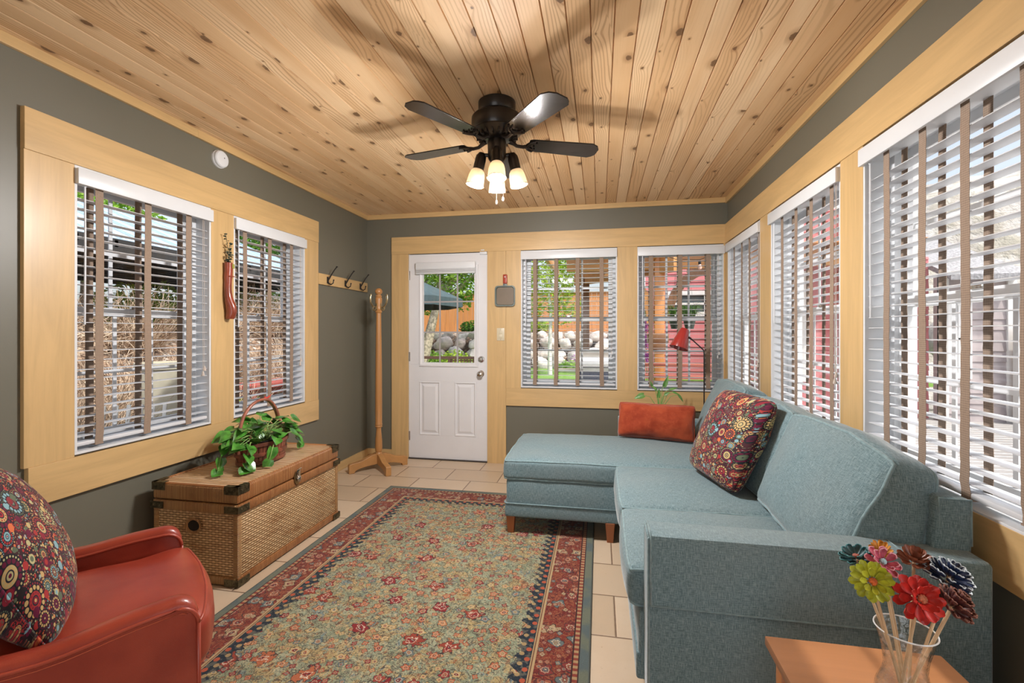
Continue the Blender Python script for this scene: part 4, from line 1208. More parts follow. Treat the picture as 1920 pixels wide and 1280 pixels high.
# ------------------------------------------------------------------ floor lamp, lily, side table
REDL = plain('red lacquer', (.34,.025,.022), .25, coat=.6, var=.04)
FL_ = tag(empty('floor_lamp', (.82, 3.90, 0)), 'slim black floor lamp with a red cone shade behind the sofa', 'floor lamp')
m = MB(); m.lathe([(0, 0), (.13, 0), (.13, .012), (.12, .018), (.012, .022), (0, .022)], n=36); m.build('base', IRON, FL_)
m = MB(); m.tube([(0, 0, .02), (0, 0, 1.08), (-.003, 0, 1.105), (-.018, 0, 1.122), (-.095, 0, 1.195), (-.117, 0, 1.208)], .0052, 10); m.build('pole', IRON, FL_)
m = MB(); ax_ = Vector((.677-.624, .03, 1.279-1.123)).normalized(); bs = Vector((.624-.82, -.015, 1.123))
Mx = frame(bs, ax_.orthogonal(), ax_.cross(ax_.orthogonal()), ax_)
m.lathe([(.073, 0), (.0735, .002), (.034, .160), (.030, .166), (.006, .168), (.006, .165), (.028, .163), (.0715, .002)], n=40, M=Mx, cap=False); sh = m.build('lamp_shade', REDL, FL_, smooth=50)
m = MB(); m.tube([(-.100, 0, 1.200), (-.117, 0, 1.208), (-.128, 0, 1.207)], .0085, 10); m.build('swivel', DKMETAL, FL_)
m = MB(); m.lathe([(0, .06), (.02, .07), (.024, .09), (.014, .12), (.012, .15), (0, .152)], n=16, M=Mx); m.build('bulb', WHITE, sh)

e = tag(empty('plant_stand', (.486, 3.95, 0)), 'small wooden plant stand hidden behind the chaise end of the sofa', 'plant stand')
m = MB(); m.lathe([(0, .38), (.14, .38), (.145, .385), (.145, .40), (.14, .405), (0, .405)], n=36); m.build('top', OAKX, e)
for k in range(3):
    a = 2*pi*k/3; m = MB(); m.tube([(cos(a)*.13, sin(a)*.13, 0), (cos(a)*.09, sin(a)*.09, .382)], [.012, .016], 10); m.build('leg', OAK, e)
LP = tag(empty('peace_lily', (.486, 3.95, .406)), 'young potted lily with thin green leaves rising behind the rust pillow', 'plant')
m = MB(); m.lathe([(0, 0), (.065, 0), (.085, .15), (.09, .155), (.09, .17), (.082, .17), (.078, .15), (0, .145)], n=32); m.build('pot', plain('cream pot', (.55,.5,.42), .5), LP)
m = MB(); m.lathe([(0, .146), (.078, .150)], n=24, cap=False); m.build('soil', SOIL, LP)
m = MB(); st = MB(); 
for tx, tz, dx_, dz_, ln, wd in ((-.125, .325, -.8, -.25, .085, .050), (.035, .40, .35, .9, .10, .036), (-.025, .37, -.75, .7, .07, .024), (.145, .335, .65, -.85, .075, .024), (.075, .375, .8, .25, .07, .024), (.105, .355, .9, -.3, .06, .018), (-.01, .31, .1, 1, .08, .030), (.04, .33, .7, .5, .05, .028), (-.06, .40, -.3, .9, .05, .02)):
    st.tube([(0, 0, .14), (tx*.25, 0, .14+(tz-.14)*.55), (tx*.6, 0, .14+(tz-.14)*.93), (tx, 0, tz)], [.0045, .0035, .0028, .002], 6)
    heart(m, (tx, 0, tz), (dx_, -.1, dz_), (.2, -.8, .5), ln, wd, fold=.3, curl=.15)
m.build('leaves', LEAF2, LP, smooth=180); st.build('stems', STEM, LP)

TB = tag(empty('side_table', (.389, .60, 0)), 'small cherry wood side table in front of the near sofa arm', 'side table')
TZ = .52; tw, td = .366, .60
m = MB()
for i in range(5): 
    a, b = tw*i/5, tw*(i+1)/5
m.rbox(0, tw, 0, td, TZ-.022, TZ, .003); m.build('table_top', mat_maple('cherry top', 0, (.29,.125,.05)), TB)
m = MB(); m.rbox(.030, tw-.030, .028, .046, TZ-.085, TZ-.022, .002); m.rbox(.030, tw-.030, td-.046, td-.028, TZ-.085, TZ-.022, .002)
m.rbox(.028, .046, .03, td-.03, TZ-.085, TZ-.022, .002); m.rbox(tw-.046, tw-.028, .03, td-.03, TZ-.085, TZ-.022, .002); m.build('apron', CHERRY, TB)
for x in (.018, tw-.053):
    for y in (.018, td-.053):
        m = MB(); m.rbox(x, x+.035, y, y+.035, 0, TZ-.022, .003); m.build('leg', CHERRYZ, TB)
m = MB(); m.rbox(.03, tw-.03, .03, td-.03, .14, .155, .002); m.build('shelf', CHERRY, TB)

# vase
VX, VY = .525, .92
def mat_vase():
    g = G('clear vase glass')
    t = g.new('ShaderNodeBsdfTransparent'); t.inputs[0].default_value = (.975,.985,.985,1)
    gl = g.new('ShaderNodeBsdfGlossy'); gl.inputs['Roughness'].default_value = .03
    lw = g.new('ShaderNodeLayerWeight'); lw.inputs[0].default_value = .35
    n = g.noise(scale=85, detail=2); b = g.bump(n, .8, .004); g.link(b, lw.inputs['Normal']); g.link(b, gl.inputs['Normal'])
    f = S(g, lw.outputs['Facing']).pow(2.2)*.75+.07
    mx = g.new('ShaderNodeMixShader'); g.link(f.k, mx.inputs[0]); g.link(t.outputs[0], mx.inputs[1]); g.link(gl.outputs[0], mx.inputs[2]); g.link(mx.outputs[0], g.out.inputs[0]); return g.m
VG = mat_vase()
V = tag(empty('glass_vase', (VX, VY, TZ)), 'clear glass vase with a flared rim standing on the side table', 'vase')
m = MB(); m.lathe([(0, .002), (.034, .002), (.036, .006), (.028, .018), (.030, .028), (.042, .050), (.0455, .080), (.042, .105), (.033, .128), (.0305, .142), (.033, .165), (.039, .190), (.0445, .206), (.0448, .2075), (.0430, .2075), (.0370, .190), (.031, .165), (.0285, .142), (.031, .128), (.040, .105), (.0432, .080), (.040, .052), (.028, .030), (0, .022)], n=44, cap=False); m.build('vase_glass', VG, V, smooth=60)
m = MB(); m.tube([(.0439*cos(t), .0439*sin(t), .2078) for t in [2*pi*i/40 for i in range(40)]], .0013, 6, closed=True); m.build('rim', plain('glass rim', (.75,.78,.78), .1, coat=.5), V)
rb = random.Random(2); proto = None
BLUE = plain('blue glass bead', (.02,.16,.30), .12, coat=.6, var=.3, vs=50)
k = 0
for z, rr, cnt in ((.033, .017, 5), (.049, .024, 8), (.065, .026, 8)):
    for i in range(cnt):
        a = 2*pi*i/cnt+z*30
        if proto is None:
            m = MB(); m.sphere((0,0,0), .0078, 12, (1,1,.8)); proto = m.build('glass_bead', BLUE, None, smooth=180); o = proto
        else: o = proto.copy(); COL.objects.link(o)
        o.location = (VX+cos(a)*rr, VY+sin(a)*rr, TZ+z)
        tag(o, 'small blue glass bead among the others inside the clear vase', 'bead', 'blue glass beads inside the vase')

def bloom(name, label, pos, face, R0, cpet, ccen, rings, stick_to, cup=.25, pw=.5, tip=1.0, edge=None, ctr=.22):
    """painted pine cone flower on a stick; rings = [(count, radius factor, tilt deg, length factor)]"""
    pos = Vector(pos); n = Vector(face).normalized()
    e = tag(empty(name, stick_to), label, 'flower')
    M = Matrix.Translation(Vector(stick_to)*-1) @ frame(pos, n.orthogonal(), n.cross(n.orthogonal()), n)
    pm = plain(name+' petal '+label[:8], cpet, .5, var=.3, vs=70, coat=.15); m = MB(); me_ = MB(); rr = random.Random(len(label))
    for ri, (cnt, rf, tilt, lf) in enumerate(rings):
        for i in range(cnt):
            a = 2*pi*i/cnt+ri*.37+rr.uniform(-.06,.06); L_ = R0*lf; Wd = L_*pw*1.9
            Mp = M @ Matrix.Rotation(a, 4, 'Z') @ Matrix.Translation((R0*rf, 0, -.006*ri*R0/.03)) @ Matrix.Rotation(-R(tilt+rr.uniform(-5,5)), 4, 'Y')
            sec = [(0, .25), (.3, .62), (.6, .95), (.85, .9), (1.0, .45*tip)]
            vs = []
            for t, w_ in sec:
                for kk in (-1, -.5, 0, .5, 1):
                    z = .12*L_*abs(kk)**2*w_+cup*L_*t*t
                    vs.append(Mp @ Vector((t*L_-(.06*L_ if abs(kk) == 1 and t == 1 else 0), kk*w_*Wd/2, z)))
            nn = len(vs); vs += [v-n*(.0022) for v in vs]
            fs = [(q*5+kk, q*5+kk+1, (q+1)*5+kk+1, (q+1)*5+kk) for q in range(4) for kk in range(4)]
            fs += [tuple(nn+x for x in f[::-1]) for f in fs]
            bd = [0,1,2,3,4,9,14,19,24,23,22,21,20,15,10,5]
            fs += [(bd[q], bd[(q+1) % 16], nn+bd[(q+1) % 16], nn+bd[q]) for q in range(16)]
            m.add(vs, fs)
            if edge: me_.tube([vs[q]+n*.0006 for q in (14, 19, 24, 23, 22, 21, 20, 15)], .0011, 5)
    p_ = m.build('petals', pm, e, smooth=60)
    if edge: me_.build('petal_edges', plain('petal edge '+label[:8], edge, .5), p_, smooth=180)
    m = MB(); 
    for i in range(9):
        a = 2*pi*i/9; rad = R0*ctr*(.65 if i else 0); m.sphere(M @ Vector((rad*cos(a), rad*sin(a), R0*.10)), R0*ctr*.5, 7)
    m.sphere(M @ Vector((0, 0, R0*.02)), R0*ctr*.9, 9); m.build('flower_center', plain('center '+label[:8], ccen, .6, var=.3, vs=90), e, smooth=60)
    m = MB(); st_ = Vector(stick_to); end = pos-n*R0*.28; m.tube([v-st_ for v in (st_, st_.lerp(end, .55)+Vector((0,0,.003)), end)], .0026, 8); m.build('stick', plain('birch stick', (.62,.44,.26), .6), e)
    return e
def ft(x, y): return (VX-x*.8, VY-y*.8, TZ+.048)
fb = []
bloom('pinecone_flower', 'lime green pine cone flower with an orange center, lower left in the vase', (0.454, 0.88, 0.825), (-.25,-.8,.35), 0.026, (.42,.44,.03), (.62,.12,.02), [(8,.25,35,.75),(9,.32,8,.9),(9,.30,-18,.95)], ft(-.012,-.006), pw=0.27)
bloom('pinecone_flower', 'bright red pine cone flower with a copper center, lowest in the vase', (0.514, 0.86, 0.813), (.02,-.85,.42), 0.029, (.50,.022,.015), (.36,.10,.04), [(9,.22,35,.7),(10,.32,6,.85),(9,.30,-15,.95)], ft(.010,-.014), pw=0.3)
bloom('pinecone_flower', 'pink pine cone flower with a pale blue center at the top of the vase', (0.496, 0.93, 0.838), (-.05,-.70,.60), 0.0215, (.55,.10,.16), (.35,.55,.60), [(7,.25,30,.85),(8,.30,-5,.95)], ft(-.004,.010), edge=(.70,.30,.36), pw=0.3)
bloom('pinecone_flower', 'golden orange pine cone flower standing highest, behind the pink one', (0.53, 1.0, 0.83), (-.1,-.25,1), 0.0175, (.58,.28,.04), (.40,.17,.03), [(7,.12,70,1.0),(8,.25,40,1.0),(8,.3,10,.9)], ft(-.006,.018), pw=0.26)
bloom('pinecone_flower', 'dark teal pine cone flower seen edge-on at the left of the vase', (0.473, 0.97, 0.826), (-.35,-.10,1), 0.0225, (.02,.085,.10), (.30,.08,.05), [(8,.25,22,.85),(9,.3,2,.95)], ft(-.018,.010), edge=(.05,.22,.24), pw=0.3)
bloom('pinecone_flower', 'brown pine cone flower with upturned scales at the top of the vase', (0.563, 0.96, 0.837), (.05,-.25,1), 0.0225, (.22,.065,.030), (.12,.04,.02), [(8,.10,52,.85),(9,.25,30,.95),(9,.30,5,.9)], ft(.004,.014), pw=0.34)
bloom('pinecone_flower', 'navy pine cone flower with white-edged scales, upper right in the vase', (0.602, 0.93, 0.83), (.35,-.28,.95), 0.029, (.012,.025,.075), (.03,.05,.12), [(9,.12,45,.6),(11,.25,25,.75),(12,.32,6,.85),(12,.30,-12,.85)], ft(.016,.012), edge=(.50,.56,.60), pw=0.24)
bloom('pinecone_flower', 'dark maroon pine cone flower at the right side of the vase', (0.577, 0.88, 0.806), (.50,-.25,.78), 0.027, (.085,.018,.016), (.14,.04,.03), [(10,.08,55,.6),(12,.20,38,.7),(13,.32,18,.8),(12,.34,-5,.8)], ft(.018,-.004), edge=(.24,.09,.06), pw=0.24)
# ------------------------------------------------------------------ outside: ground
def sstep(a, b, x):
    t = max(0, min(1, (x-a)/(b-a))); return t*t*(3-2*t)
def hgt(x, y):
    z = -.12
    if y > 4.6: z += .45*sstep(5.0, 9.0, y) + .95*sstep(11.9, 13.1, y)
    lb = .30*sstep(-3.0, -4.2, x) + 1.05*sstep(-4.3, -6.4, x)
    k = 1-sstep(8.5, 11, y)
    return max(z, z+lb*k)
def ground(name, x0, x1, y0, y1, nx, ny, mat, dz=0, rough=.0):
    m = MB(); m.grid(nx, ny, lambda a, b: (x0+(x1-x0)*a, y0+(y1-y0)*b, hgt(x0+(x1-x0)*a, y0+(y1-y0)*b)+dz+rough*mnoise.noise(Vector((a*60, b*60, 1)))))
    return struct(m.build(name, mat, smooth=180))
def mat_grass():
    g = G('lawn'); n = g.noise(scale=30, detail=5, rough=.7); b = g.noise(scale=2, detail=2)
    col = g.mix(n.sm(.3,.7), (.09,.24,.02), (.24,.46,.06)); col = g.mix(b*.3, col, (.28,.40,.08))
    return g.done(col, .9, bump=g.bump(g.noise(scale=160, detail=3), .8, .02))
GRASS = mat_grass()
def mat_mulch():
    g = G('dry mulch and gravel'); d, c, p = g.vor(scale=16); r = g.sep(c)
    col = g.mix(r[0], (.20,.12,.08), (.46,.32,.22)); col = g.mix(r[1].gt(.82), col, (.55,.50,.44)); col = g.mix(d.sm(.35,.6)*.7, col, (.07,.045,.03))
    return g.done(col, .95, bump=g.bump(d, .8, .03))
MULCH = mat_mulch()
ground('ground', -16, XL-.155, -6, 9.0, 70, 70, MULCH, rough=.05)
ground('lawn', -16, 6, 9.0, 12.0, 50, 16, GRASS); ground('lawn', XL-.155, .35, YB+.165, 9.0, 14, 20, GRASS)
ground('ground', -16, 12, 12.0, 32, 60, 50, MULCH, rough=.05)
m = MB(); 
for i in range(46): m.rbox(.36 if False else .35, 12, YB+.17+i*.145, YB+.17+i*.145+.138, -.16, -.10, .004, 1)
GREYW = mat_maple('weathered grey boards', 0, (.34,.33,.32))
struct(m.build('deck', GREYW, smooth=0))
m = MB(); m.box(XR+.165, 14, -8, YB+.165, -.2, -.12); struct(m.build('ground', plain('pale concrete', (.45,.44,.42), .9, var=.15), smooth=0))
m = MB(); m.box(-16, XR+.165, -14, YN-.2, -.2, -.12); struct(m.build('ground', plain('patio concrete', (.42,.41,.39), .9, var=.15), smooth=0))

def mat_hill():
    g = G('pale scrub hillside'); n = g.noise(scale=1.2, detail=6, rough=.7); d, c, p = g.vor(scale=2.2)
    col = g.mix(n.sm(.42,.58), (.60,.57,.53), (.36,.34,.28)); col = g.mix(d.sm(.3,.7)*.4, col, (.30,.27,.24)); return g.done(col, .95, bump=g.bump(n, .9, .2))
m = MB(); m.grid(40, 24, lambda a, b: (5+18*a, 11+9*b-5*a, -.2+8.5*sstep(0, .8, b)*(.6+.4*a)+.5*mnoise.noise(Vector((a*9, b*6, 2)))))
struct(m.build('hill', mat_hill(), smooth=180))
# ------------------------------------------------------------------ plants
def leafmass(n, blobs, size, seed, squash=.9):
    r = random.Random(seed); vs = []; fs = []
    tot = sum(b[3]**2 for b in blobs)
    for (cx, cy, cz, rad) in blobs:
        k = int(n*rad**2/tot)
        for _ in range(k):
            d = Vector((r.gauss(0,1), r.gauss(0,1), r.gauss(0,1))).normalized(); q = rad*(r.random()**.4)
            c = Vector((cx, cy, cz))+Vector((d.x*q, d.y*q, d.z*q*squash))
            u = Vector((r.gauss(0,1), r.gauss(0,1), r.gauss(0,.6))).normalized(); w_ = u.cross(Vector((r.gauss(0,1), r.gauss(0,1), r.gauss(0,1)))).normalized()
            nn = u.cross(w_); s_ = size*r.uniform(.6, 1.3); o = len(vs)
            vs += [c-u*s_, c-w_*s_*.5+nn*s_*.15, c+u*s_, c+w_*s_*.5+nn*s_*.15]; fs += [(o, o+1, o+2), (o, o+2, o+3)]
    m = MB(); m.add(vs, fs); return m
def leafmat(name, a, b):
    g = G(name); n = g.noise(scale=3.5, detail=3); r, _ = g.white(g.vec(*[ (q*9).floor() for q in g.obj()]), '3D')
    col = g.mix((n*.6+r*.5).sm(.3,.8), a, b)
    d = g.new('ShaderNodeBsdfDiffuse'); t = g.new('ShaderNodeBsdfTranslucent'); g.link(col, d.inputs[0]); g.link(col, t.inputs[0])
    mx = g.new('ShaderNodeMixShader'); mx.inputs[0].default_value = .45; g.link(d.outputs[0], mx.inputs[1]); g.link(t.outputs[0], mx.inputs[2]); g.link(mx.outputs[0], g.out.inputs[0]); return g.m
LF1 = leafmat('bright green foliage', (.12,.30,.02), (.42,.62,.12)); LF2 = leafmat('deep green foliage', (.03,.11,.015), (.14,.28,.04)); LF3 = leafmat('yellow green foliage', (.24,.38,.03), (.52,.66,.12))
BARK = plain('pale bark', (.44,.37,.30), .9, var=.45, vs=18); BARKD = plain('dark bark', (.10,.07,.05), .9, var=.3, vs=18)
def tree(name, label, loc, trunk, blobs, n, size, lf, bark=BARK, group=None, seed=1, r0=.10):
    e = tag(empty(name, loc), label, 'tree', group)
    m = MB(); m.tube([Vector(p) for p in trunk], [r0*(1-.6*i/(len(trunk)-1)) for i in range(len(trunk))], 9)
    rr = random.Random(seed); top = Vector(trunk[-1])
    for b in blobs:
        c = Vector(b[:3]); s_ = Vector(trunk[-2]).lerp(top, rr.random()); m.tube([s_, (s_+c)/2+Vector((0,0,.1)), c], [r0*.4, r0*.25, r0*.1], 6)
    m.build('trunk', bark, e, smooth=60)
    leafmass(n, blobs, size, seed).build('foliage', lf, e, smooth=0)
    return e
tree('broadleaf_tree', 'leafy tree with a pale leaning trunk seen through the door glass', (-4.45, 11, .3), [(0,0,0), (.13,0,.45), (.28,0,1.0), (.42,0,1.55), (.55,.1,2.2)],
     [(.1,0,2.25,.75), (1.0,.2,2.35,.65), (.6,-.2,3.0,.9), (-.7,.2,2.8,.8), (1.75,.4,2.75,.7), (1.5,.3,3.5,.8), (2.5,.4,3.2,.6), (.95,.6,1.75,.28), (.0,.3,1.72,.35)], 9000, .060, LF1, seed=3, r0=.17)
tree('young_tree', 'slender white-stemmed tree seen through the blind right of the door', (-1.06, 10, .28), [(0,0,0), (0,0,.7), (.02,0,1.4), (-.05,0,2.1)],
     [(-.5,0,1.45,.45), (.35,.1,1.5,.45), (0,0,2.0,.6), (-.7,0,2.2,.5), (.5,0,2.4,.5), (-.1,.1,2.7,.55), (.9,.1,2.9,.4)], 3600, .050, LF3, bark=plain('white bark', (.75,.73,.70), .8), seed=5, r0=.055)
for i, (lb, x, y, z, rs) in enumerate((('tall bright green tree beyond the blue gazebo roof', -11.5, 8.5, 1.2, 2.0), ('broad green tree far left behind the gazebo', -11.0, 3.4, 1.2, 1.8), ('green tree behind the gazebo toward the garden end', -12.5, 15.5, 1.2, 2.1))):
    tree('broadleaf_tree', lb, (x, y, z), [(0,0,0), (.05,0,1.0), (0,0,2.0)], [(0,0,2.6,rs*.8), (-.5,1.2,2.4,rs*.6), (.4,-1.3,2.6,rs*.6), (0,.2,3.9,rs*.6)], 6500, .085, LF1 if i != 2 else LF2, bark=BARKD, seed=11+i, r0=.16)
def bush(name, label, loc, rad, n, size, lf, seed, group=None, cat='shrub'):
    m = leafmass(n, [(0,0,rad*.55,rad), (rad*.6,0,rad*.4,rad*.7), (-rad*.5,.1,rad*.4,rad*.7)], size, seed, .6)
    m.v = [(x, y, max(z, -.03)) for x, y, z in m.v]
    o = tag(m.build(name, lf, smooth=0), label, cat, group); o.location = loc; return o
bush('leafy_shrub', 'bright green shrub below the boulders left in the door glass', (-3.55, 11.1, .34), .42, 900, .045, LF3, 1)
bush('leafy_shrub', 'darker green shrub below the boulders at the trunk of the leaning tree', (-4.25, 11.3, .34), .40, 800, .045, LF1, 2)
bush('leafy_shrub', 'small green shrub right of the boulder wall steps in the door glass', (-2.75, 11.2, .34), .30, 600, .04, LF1, 6)
bush('leafy_shrub', 'dark green fern-like shrub on top of the boulders by the fence', (-3.75, 13.25, 1.25), .32, 600, .05, LF2, 7)
bush('leafy_shrub', 'green shrub on top of the boulders behind the slender tree', (-1.8, 13.25, 1.25), .38, 700, .05, LF3, 8)
bush('leafy_shrub', 'low green plant between boulders in front of the pergola post', (-.75, 11.3, .34), .22, 400, .04, LF1, 9)
bush('flowering_shrub', 'small purple flowering plant by the shaded boulders', (-.45, 11.5, .36), .34, 300, .03, plain('purple petals', (.35,.08,.40), .7), 10, cat='flower')
e = tag(empty('flowering_plant', (.80, 8.6, -.1)), 'tall pink-purple flowering plant beside the red house wall', 'flower')
mm = leafmass(1000, [(0,0,1.2,.16), (.02,0,1.5,.15), (-.03,0,1.8,.12), (0,0,.9,.16)], .03, 12); mm.build('petals', plain('magenta petals', (.62,.20,.60), .7), e, smooth=0)
mm = MB()
for q in (-.05, 0, .05): mm.tube([(q, 0, 0), (q*.6, 0, 1.0), (q*.3, 0, 1.8)], .008, 5)
mm.build('stems', STEM, e)
for i, (lb, y, z) in enumerate((('bright green hedge bush under the gazebo, nearest the armchair side', 6.2, 1.1), ('bright green hedge bush under the gazebo roof, second along', 7.9, 1.1), ('bright green hedge bush farthest along under the gazebo', 10.0, .8))):
    bush('hedge_bush', lb, (-7.0, y, z), .85, 2600, .055, LF3, 20+i)
bush('leafy_shrub', 'small bright green shrub behind the red garden bench', (-4.55, 5.55, .22), .26, 500, .04, LF3, 33)

def twigs(seed, n=460, H=.75, Rd=.60):
    r = random.Random(seed); m = MB()
    for _ in range(n):
        a = r.uniform(0, 2*pi); rad = Rd*r.random()**.5; p = Vector((cos(a)*rad*.5, sin(a)*rad*.5, r.uniform(0, .1)))
        d = Vector((cos(a)*r.uniform(-.3,1), sin(a)*r.uniform(-.3,1), r.uniform(.25,1.1))).normalized(); pts = [p]; k = 4
        for j in range(k):
            d = (d+Vector((r.gauss(0,.35), r.gauss(0,.35), r.gauss(0,.25)))).normalized(); p = p+d*(H/k)*r.uniform(.5,1.3); p.z = max(.0, p.z); pts.append(p.copy())
        rr = r.uniform(.003,.0075); m.tube(pts, [rr*(1-.18*j) for j in range(k+1)], 3, cap=False)
    return m
def mat_twig():
    g = G('dry twig'); r, _ = g.white(g.vec(*[(q*11).floor() for q in g.obj()]), '3D')
    return g.done(g.ramp(r, [(0, (.20,.12,.07)), (.5, (.44,.32,.22)), (1, (.66,.55,.42))]), .9)
TW = mat_twig(); protos = [twigs(i+1) for i in range(3)]; allm = MB()
rs = random.Random(4); k = 0
for x, ys in ((-3.85, (2.1, 2.75, 4.05)), (-4.35, (3.4, 5.6, 6.6)), (-5.0, (4.2, 5.4, 6.6, 7.8)), (-5.7, (3.6, 4.8, 6.0, 7.2, 8.4, 9.6))):
    for y in ys:
        xx, yy = x+rs.uniform(-.15,.15), y+rs.uniform(-.15,.15); s_ = rs.uniform(.85, 1.15)
        Mt = TR((xx, yy, hgt(xx, yy)-.03), rz=rs.uniform(0, 6)); p = protos[k % 3]; k += 1
        allm.add([Mt @ (Vector(v)*s_) for v in p.v], p.f)
tag(allm.build('brushwood_thicket', TW, smooth=0), 'tangled thicket of bare brown twigs on the mulch bank outside the left windows', 'brush', kind='stuff')

# boulders
def mat_rock():
    g = G('pale granite'); n = g.noise(scale=3, detail=5, rough=.65); s_ = g.noise(scale=40, detail=3)
    oi = g.new('ShaderNodeObjectInfo'); r = S(g, oi.outputs['Random'])
    base = g.ramp(r, [(0, (.62,.57,.54)), (.4, (.74,.68,.62)), (.7, (.50,.48,.47)), (1, (.74,.60,.55))])
    col = g.mix(n.sm(.4,.65)*.5, base, (.24,.22,.21)); col = g.mix(s_.sm(.6,.7)*.4, col, (.75,.72,.68))
    return g.done(col, .9, bump=g.bump(n+s_*.2, .7, .05))
ROCK = mat_rock()
def rockmesh(seed):
    bm = bmesh.new(); bmesh.ops.create_icosphere(bm, subdivisions=3, radius=.5); off = Vector((seed*3.3, seed, 0))
    for v in bm.verts:
        n1 = mnoise.noise(v.co*2.2+off); n2 = mnoise.noise(v.co*5+off); v.co *= 1+.34*n1+.12*n2
        v.co.z *= .82
    mx_ = [max(abs(v.co[i]) for v in bm.verts) for i in range(3)]
    for v in bm.verts: v.co = Vector((v.co.x*.5/mx_[0], v.co.y*.5/mx_[1], v.co.z*.42/mx_[2]))
    m = MB(); m.bm(bm); return m
rp = []; rs = random.Random(9); k = 0
for row, (z, y, s0) in enumerate(((.40, 11.9, .60), (.66, 12.08, .50), (.92, 12.32, .48), (1.14, 12.55, .40))):
    x = -7.0+row*.2
    while x < 1.6:
        s_ = s0*rs.uniform(.7, 1.45)
        if k < 4: o = rockmesh(k+1).build('boulder', ROCK, smooth=40); rp.append(o)
        else: o = rp[rs.randrange(4)].copy(); COL.objects.link(o)
        o.location = (x+s_*.5, y+rs.uniform(-.03,.03), z+rs.uniform(-.02,.02)); o.rotation_euler = (rs.uniform(-.5,.5), rs.uniform(-.5,.5), rs.uniform(0, 6)); o.scale = (s_*1.05, s_*.95, s0*rs.uniform(.75, 1.1))
        tag(o, 'pale grey boulder in the dry-stacked rock wall below the cedar fence', 'rock', 'boulders in the garden wall'); x += s_*.95; k += 1

# ------------------------------------------------------------------ fence, umbrella, lattice
CED = mat_maple('cedar boards', 2, (.62,.27,.09)); CEDX = mat_maple('cedar beam', 0, (.60,.29,.10)); CEDD = mat_maple('dark cedar', 0, (.22,.105,.045))
F = tag(empty('cedar_fence', (-3, 14, 1.15)), 'orange cedar board fence on top of the boulder wall', 'fence')
m = MB(); x = -6.4
while x < 6.6: m.box(x, x+.142, 0, .02, .0, 1.30); x += .148
m.build('boards', CED, F, smooth=0, bevel=.004)
m = MB(); m.box(-6.4, 6.6, -.03, .05, 1.30, 1.335); m.build('top_cap', CEDX, F, smooth=0); m = MB(); m.box(-6.4, 6.6, .02, .06, .25, .34); m.box(-6.4, 6.6, .02, .06, 1.0, 1.09); m.build('back_rails', CEDX, F, smooth=0)
U = tag(empty('patio_umbrella', (-4.05, 8.5, .25)), 'dark teal patio umbrella seen through the door glass', 'umbrella')
UC = plain('dark teal canvas', (.045,.075,.085), .85); m = MB(); n = 8; R_ = 1.42
ring_ = [(R_*cos(2*pi*i/n+.2), R_*sin(2*pi*i/n+.2)) for i in range(n)]
vs = [(0,0,2.28)]+[(x, y, 1.66) for x, y in ring_]+[(x*1.0, y*1.0, 1.50) for x, y in ring_]
m.add(vs, [(0, i+1, (i+1) % n+1) for i in range(n)]+[(i+1, n+i+1, n+(i+1) % n+1, (i+1) % n+1) for i in range(n)]); o = m.build('canopy', UC, U, smooth=0)
sd_ = o.modifiers.new('thick', 'SOLIDIFY'); sd_.thickness = .006
m = MB(); m.tube([(0,0,0), (0,0,2.34)], .022, 10); m.build('pole', IRON, U); m = MB()
for x, y in ring_: m.tube([(x*.98, y*.98, 1.66), (0,0,2.26)], .008, 5); m.tube([(0,0,1.65), (x*.5, y*.5, 1.95)], .006, 5)
m.build('ribs', CHROME, U); m = MB(); m.lathe([(0,-.35),(.25,-.35),(.25,.03),(.05,.06),(0,.06)], n=20); m.build('base', IRON, U)
Lp = tag(empty('lattice_panel', (-3.5, 8.0, .15)), 'low brown rail with a lattice section in front of the garden shrubs', 'lattice')
m = MB(); m.box(0, 1.75, 0, .05, .62, .67); m.box(0, .05, 0, .05, 0, .62); m.box(.80, .85, 0, .05, 0, .62); m.box(1.70, 1.75, 0, .05, 0, .62); m.build('rail', plain('dark stained wood', (.09,.045,.03), .7), Lp, smooth=0)
m = MB()
for i in range(15): m.box(.86+i*.058, .88+i*.058, .015, .025, .1, .62)
for i in range(9): m.box(.85, 1.70, .025, .035, .12+i*.058, .14+i*.058)
m.build('lattice', plain('brown lattice', (.16,.075,.05), .7), Lp, smooth=0)
B_ = tag(empty('raised_bed', (-3.5, 8.15, .12)), 'low stone block edging behind the brown rail', 'garden edging'); m = MB()
for i in range(6): m.rbox(-.4+i*.22, -.4+i*.22+.21, 0, .25, 0, .42, .01)
m.build('blocks', plain('pinkish block', (.50,.38,.32), .9), B_)

# ------------------------------------------------------------------ pergola, planters, grill
PG = tag(empty('pergola', (.83, 6.8, -.1)), 'orange cedar pergola with curved brackets outside the back right window', 'pergola')
def post(x, y, s_=.085, z0=0, z1=2.45, mt=CED):
    m = MB(); m.rbox(x-s_, x+s_, y-s_, y+s_, z0, z1, .006); return m.build('post', mt, PG)
post(0, 0, .068); post(-1.07, 1.25, .07, 0, 2.3, CEDD)
m = MB(); m.rbox(-1.30, 2.9, -.05, .05, 2.24, 2.46, .006); m.build('beam', CEDX, PG)
m = MB(); d = Vector((-1.07, 1.25, 0)).normalized(); s2 = Vector((-d.y, d.x, 0)); Mb = frame((0,0,2.28), d, s2, (0,0,1)); m.rbox(-.3, 1.9, -.05, .05, -.10, .12, .006, M=Mb); m.build('beam', CEDX, PG)
m = MB(); m.rbox(-1.35, 3.2, -.25, 1.5, 2.50, 2.53, .003); m.build('roof_boards', CED, PG)
for i in range(7): 
    m = MB(); m.rbox(-1.6+i*.75, -1.55+i*.75, -.3, 1.6, 2.38, 2.50, .004); m.build('rafter', CEDX, PG)
